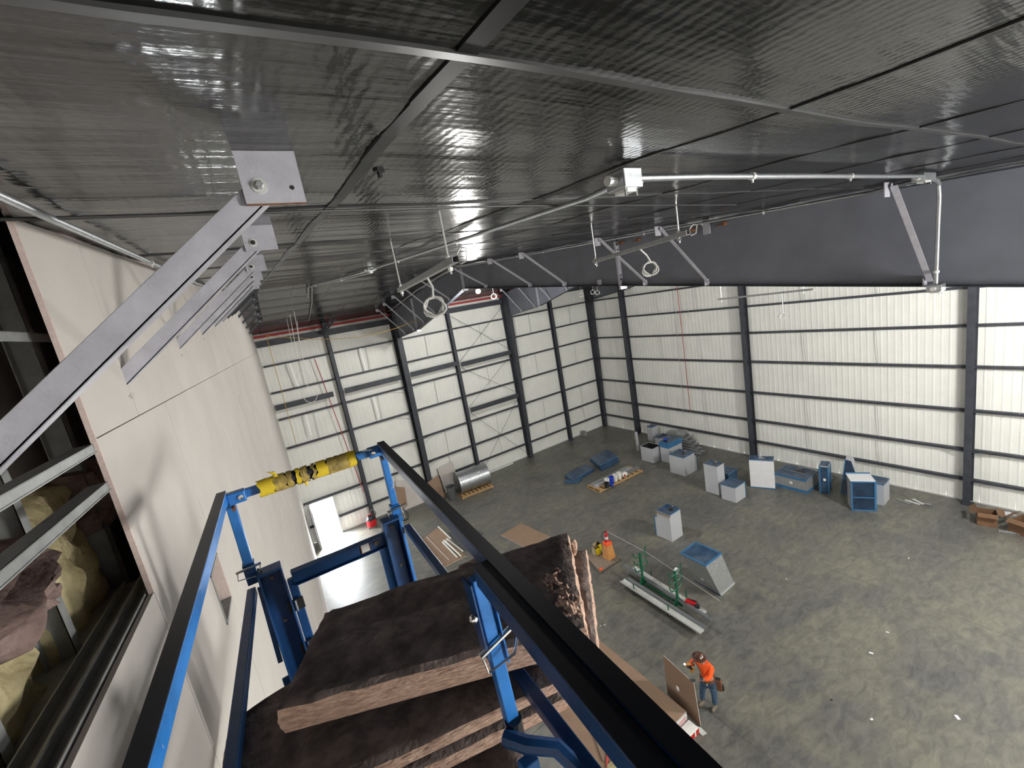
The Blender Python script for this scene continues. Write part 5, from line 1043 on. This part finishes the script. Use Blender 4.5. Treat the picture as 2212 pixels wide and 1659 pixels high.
# near right post with pin
np_ = G().beam((.334, .905, 10.36), (.334, .87, 9.935), .034, .03, (0, 1, 0)).build('near_post', 'lift_blue', lift, bevel=.003)
G().hexa([(.306, .93, 10.36), (.31, .93, 10.36), (.31, .88, 10.36), (.306, .88, 10.36), (.306, .90, 10.16), (.31, .90, 10.16), (.31, .865, 10.16), (.306, .865, 10.16)]).build('side_plate', 'lift_blue_shaded', np_)
G().hexa([(.356, .93, 10.36), (.36, .93, 10.36), (.36, .88, 10.36), (.356, .88, 10.36), (.356, .91, 10.12), (.36, .91, 10.12), (.36, .865, 10.12), (.356, .865, 10.12)]).build('side_plate', 'lift_blue', np_)
c_ = Vector((.334, .875, 10.19)); G().tube([c_ + Vector((-.045, -.005, -.012)), c_ + Vector((.06, 0, .012))], .0075, 10).build('locking_pin', 'chrome', np_); G().tube([c_ + Vector((-.042, -.01, -.012)), c_ + Vector((-.04, -.025, -.045)), c_ + Vector((.035, -.03, -.035)), c_ + Vector((.06, -.012, -.01)), c_ + Vector((.06, -.003, .012))], .0032, 6).build('pin_bail', 'chrome', np_)
G().sphere((.296, .88, 10.275), .011, 8, 6).build('bolt_head', 'chrome', np_)
G().lathe((.334, .86, 9.92), [(.022, 0), (.022, .05), (.0001, .05)], 12).build('foot_socket', 'black_metal', np_)
# lower part of the near post and curved brace
tubebar('lower_post', (.326, .80, 9.91), (.316, .74, 9.55), .045, .035, 'lift_blue', (0, 1, 0))
G().tube([(.30, .85, 9.95), (.33, .80, 9.95), (.39, .76, 9.93), (.425, .68, 9.88), (.44, .55, 9.82), (.44, .35, 9.8)], .02, 8).build('curved_brace', 'lift_blue_shaded', lift, smooth=True)
# tab under the main rail
tb = G().prism([atz(1258, 1490, 10.345), atz(1268, 1535, 10.335), atz(1303, 1592, 10.335), atz(1330, 1590, 10.345), atz(1300, 1500, 10.35)], (0, 0, .005)).build('tab', 'lift_blue', lift); G().lathe(atz(1292, 1545, 10.343), [(.0065, 0), (.0065, .001), (.0001, .001)], 12).build('hole', 'label_paper', tb)
# left near post cap
G().prism([(-.315, .85, 10.30), (-.275, .80, 10.36), (-.235, .78, 10.345), (-.215, .74, 10.26), (-.30, .74, 10.2)], (0, -.05, -.02)).build('post_cap', 'lift_blue', lift, bevel=.006)

# ------------------------------------------------------------------ insulation batts
def batt(label, pts, thick, seed, nn=30, fuzz=.006, tilt=None):
    """pts: near-left, near-right, far-right, far-left top corners; dark top, pinkish sides"""
    t = thing('insulation_batt', label, 'insulation', tuple(Vector(pts[0]) - Vector((0, 0, thick))), 'insulation batts'); P = [Vector(p) for p in pts]; N = nn; tops = []; bots = []
    for j in range(N + 1):
        for i in range(N + 1):
            u, v = i / N, j / N; p = (P[0] * (1 - u) + P[1] * u) * (1 - v) + (P[3] * (1 - u) + P[2] * u) * v; ed = min(u, 1 - u, v, 1 - v)
            dz = .010 * noise.noise(Vector((u * 5, v * 4, seed))) + .004 * noise.noise(Vector((u * 22, v * 18, seed + 4))) - (.012 if ed < .01 else 0)
            hx = fuzz * noise.noise(Vector((u * 9, v * 9, seed + 8))) * (ed < .01); hy = fuzz * noise.noise(Vector((u * 13, v * 13, seed + 12))) * (ed < .01)
            tops.append(p + Vector((hx, hy, dz))); bots.append(p + Vector((0, 0, -thick)))
    g = G(); g.v = list(tops); g.f = [(j * (N + 1) + i, j * (N + 1) + i + 1, (j + 1) * (N + 1) + i + 1, (j + 1) * (N + 1) + i) for j in range(N) for i in range(N)]; g.build('dark_facing', 'batt_top', t, smooth=True)
    ring = [i for i in range(N + 1)] + [j * (N + 1) + N for j in range(1, N + 1)] + [N * (N + 1) + i for i in range(N - 1, -1, -1)] + [j * (N + 1) for j in range(N - 1, 0, -1)]
    g = G(); M = 7; L = len(ring); cen = sum(P, Vector()) / 4
    for m_ in range(M + 1):
        w2 = m_ / M
        for r_, idx in enumerate(ring):
            q = tops[idx].lerp(bots[idx], w2); o = q - cen; o.z = 0; o.normalize(); bulge = .008 * math.sin(pi * w2) + fuzz * .9 * noise.noise(Vector((q.x * 38, q.y * 38, m_ * 1.1 + seed))) * (0 < m_ < M); g.v.append(q + o * bulge)
    g.f = [(m_ * L + k, m_ * L + (k + 1) % L, (m_ + 1) * L + (k + 1) % L, (m_ + 1) * L + k) for m_ in range(M) for k in range(L)]; n0 = len(g.v); g.build('cut_edge', 'batt_edge', t, smooth=True)
    g = G(); g.v = [bots[i] - Vector((0, 0, .001)) for i in (0, N, (N + 1) ** 2 - 1, N * (N + 1))]; g.f = [(0, 1, 2, 3)]; g.build('underside', 'batt_top', t)
    return t, tops
zb1 = 10.05
b1, tops1 = batt('topmost insulation batt, dark-faced, spread across the lift under the right rail', [atz(597, 1527, zb1), atz(1262, 1348, zb1 - .01), atz(1224, 1146, zb1), atz(700, 1318, zb1)], .088, 1)
rs = random.Random(2)
for k, (px, py, lx, ly) in enumerate(((1204, 1262, .05, .11), (1185, 1255, .025, .04), (1222, 1300, .035, .07))):
    p = atz(px, py, zb1); g = G(); n1, n2 = 22, 34
    for j in range(n2 + 1):
        for i in range(n1 + 1):
            u, v = i / n1 * 2 - 1, j / n2 * 2 - 1; q = Vector((u * lx + v * .35 * ly, v * ly, 0)); f = 1 - max(abs(u), abs(v)) ** 2
            h = .030 * noise.noise(Vector((q.x * 60, q.y * 45, k * 5.0))) + .016 * noise.noise(Vector((q.x * 150, q.y * 120, k * 3.0))) - .004; g.v.append(p + q + Vector((0, 0, h * f - .016 * (1 - f))))
    g.f = [(j * (n1 + 1) + i, j * (n1 + 1) + i + 1, (j + 1) * (n1 + 1) + i + 1, (j + 1) * (n1 + 1) + i) for j in range(n2) for i in range(n1)]
    g.build('torn_patch', 'batt_edge', b1, smooth=True)
g = G(); p = atz(1240, 1180, zb1 - .02); g.sphere(p, (.014, .012, .022), 8, 6)
for v in g.v: v += Vector((1, 1, 1)) * .02 * noise.noise(v * 40)
g.build('torn_tuft', 'batt_edge', b1)
zb2 = 9.955
batt('second insulation batt, sticking out to the right beneath the topmost', [atz(1000, 1420, zb2), atz(1289, 1390, zb2), atz(1264, 1182, zb2), atz(990, 1215, zb2)], .055, 5)
zb3 = 9.90
batt('third insulation batt, angled across the left with a long dark face', [atz(455, 1815, zb3), atz(1226, 1452, zb3), atz(1050, 1180, zb3), atz(492, 1560, zb3)], .050, 9)
zb4 = 9.83
batt('fourth insulation batt, pink-edged, just under the angled one', [atz(470, 1870, zb4), atz(1224, 1500, zb4), atz(1060, 1220, zb4), atz(520, 1600, zb4)], .05, 13)
batt('lowest insulation batt in the lift basket', [(-.30, .45, 9.74), (.36, .60, 9.74), (.40, 1.5, 9.74), (-.24, 1.5, 9.74)], .09, 17)
batt('insulation batt flat on the lift deck at the bottom of the pile', [(-.32, .35, 9.60), (.38, .45, 9.60), (.40, 1.6, 9.60), (-.26, 1.6, 9.60)], .28, 21)
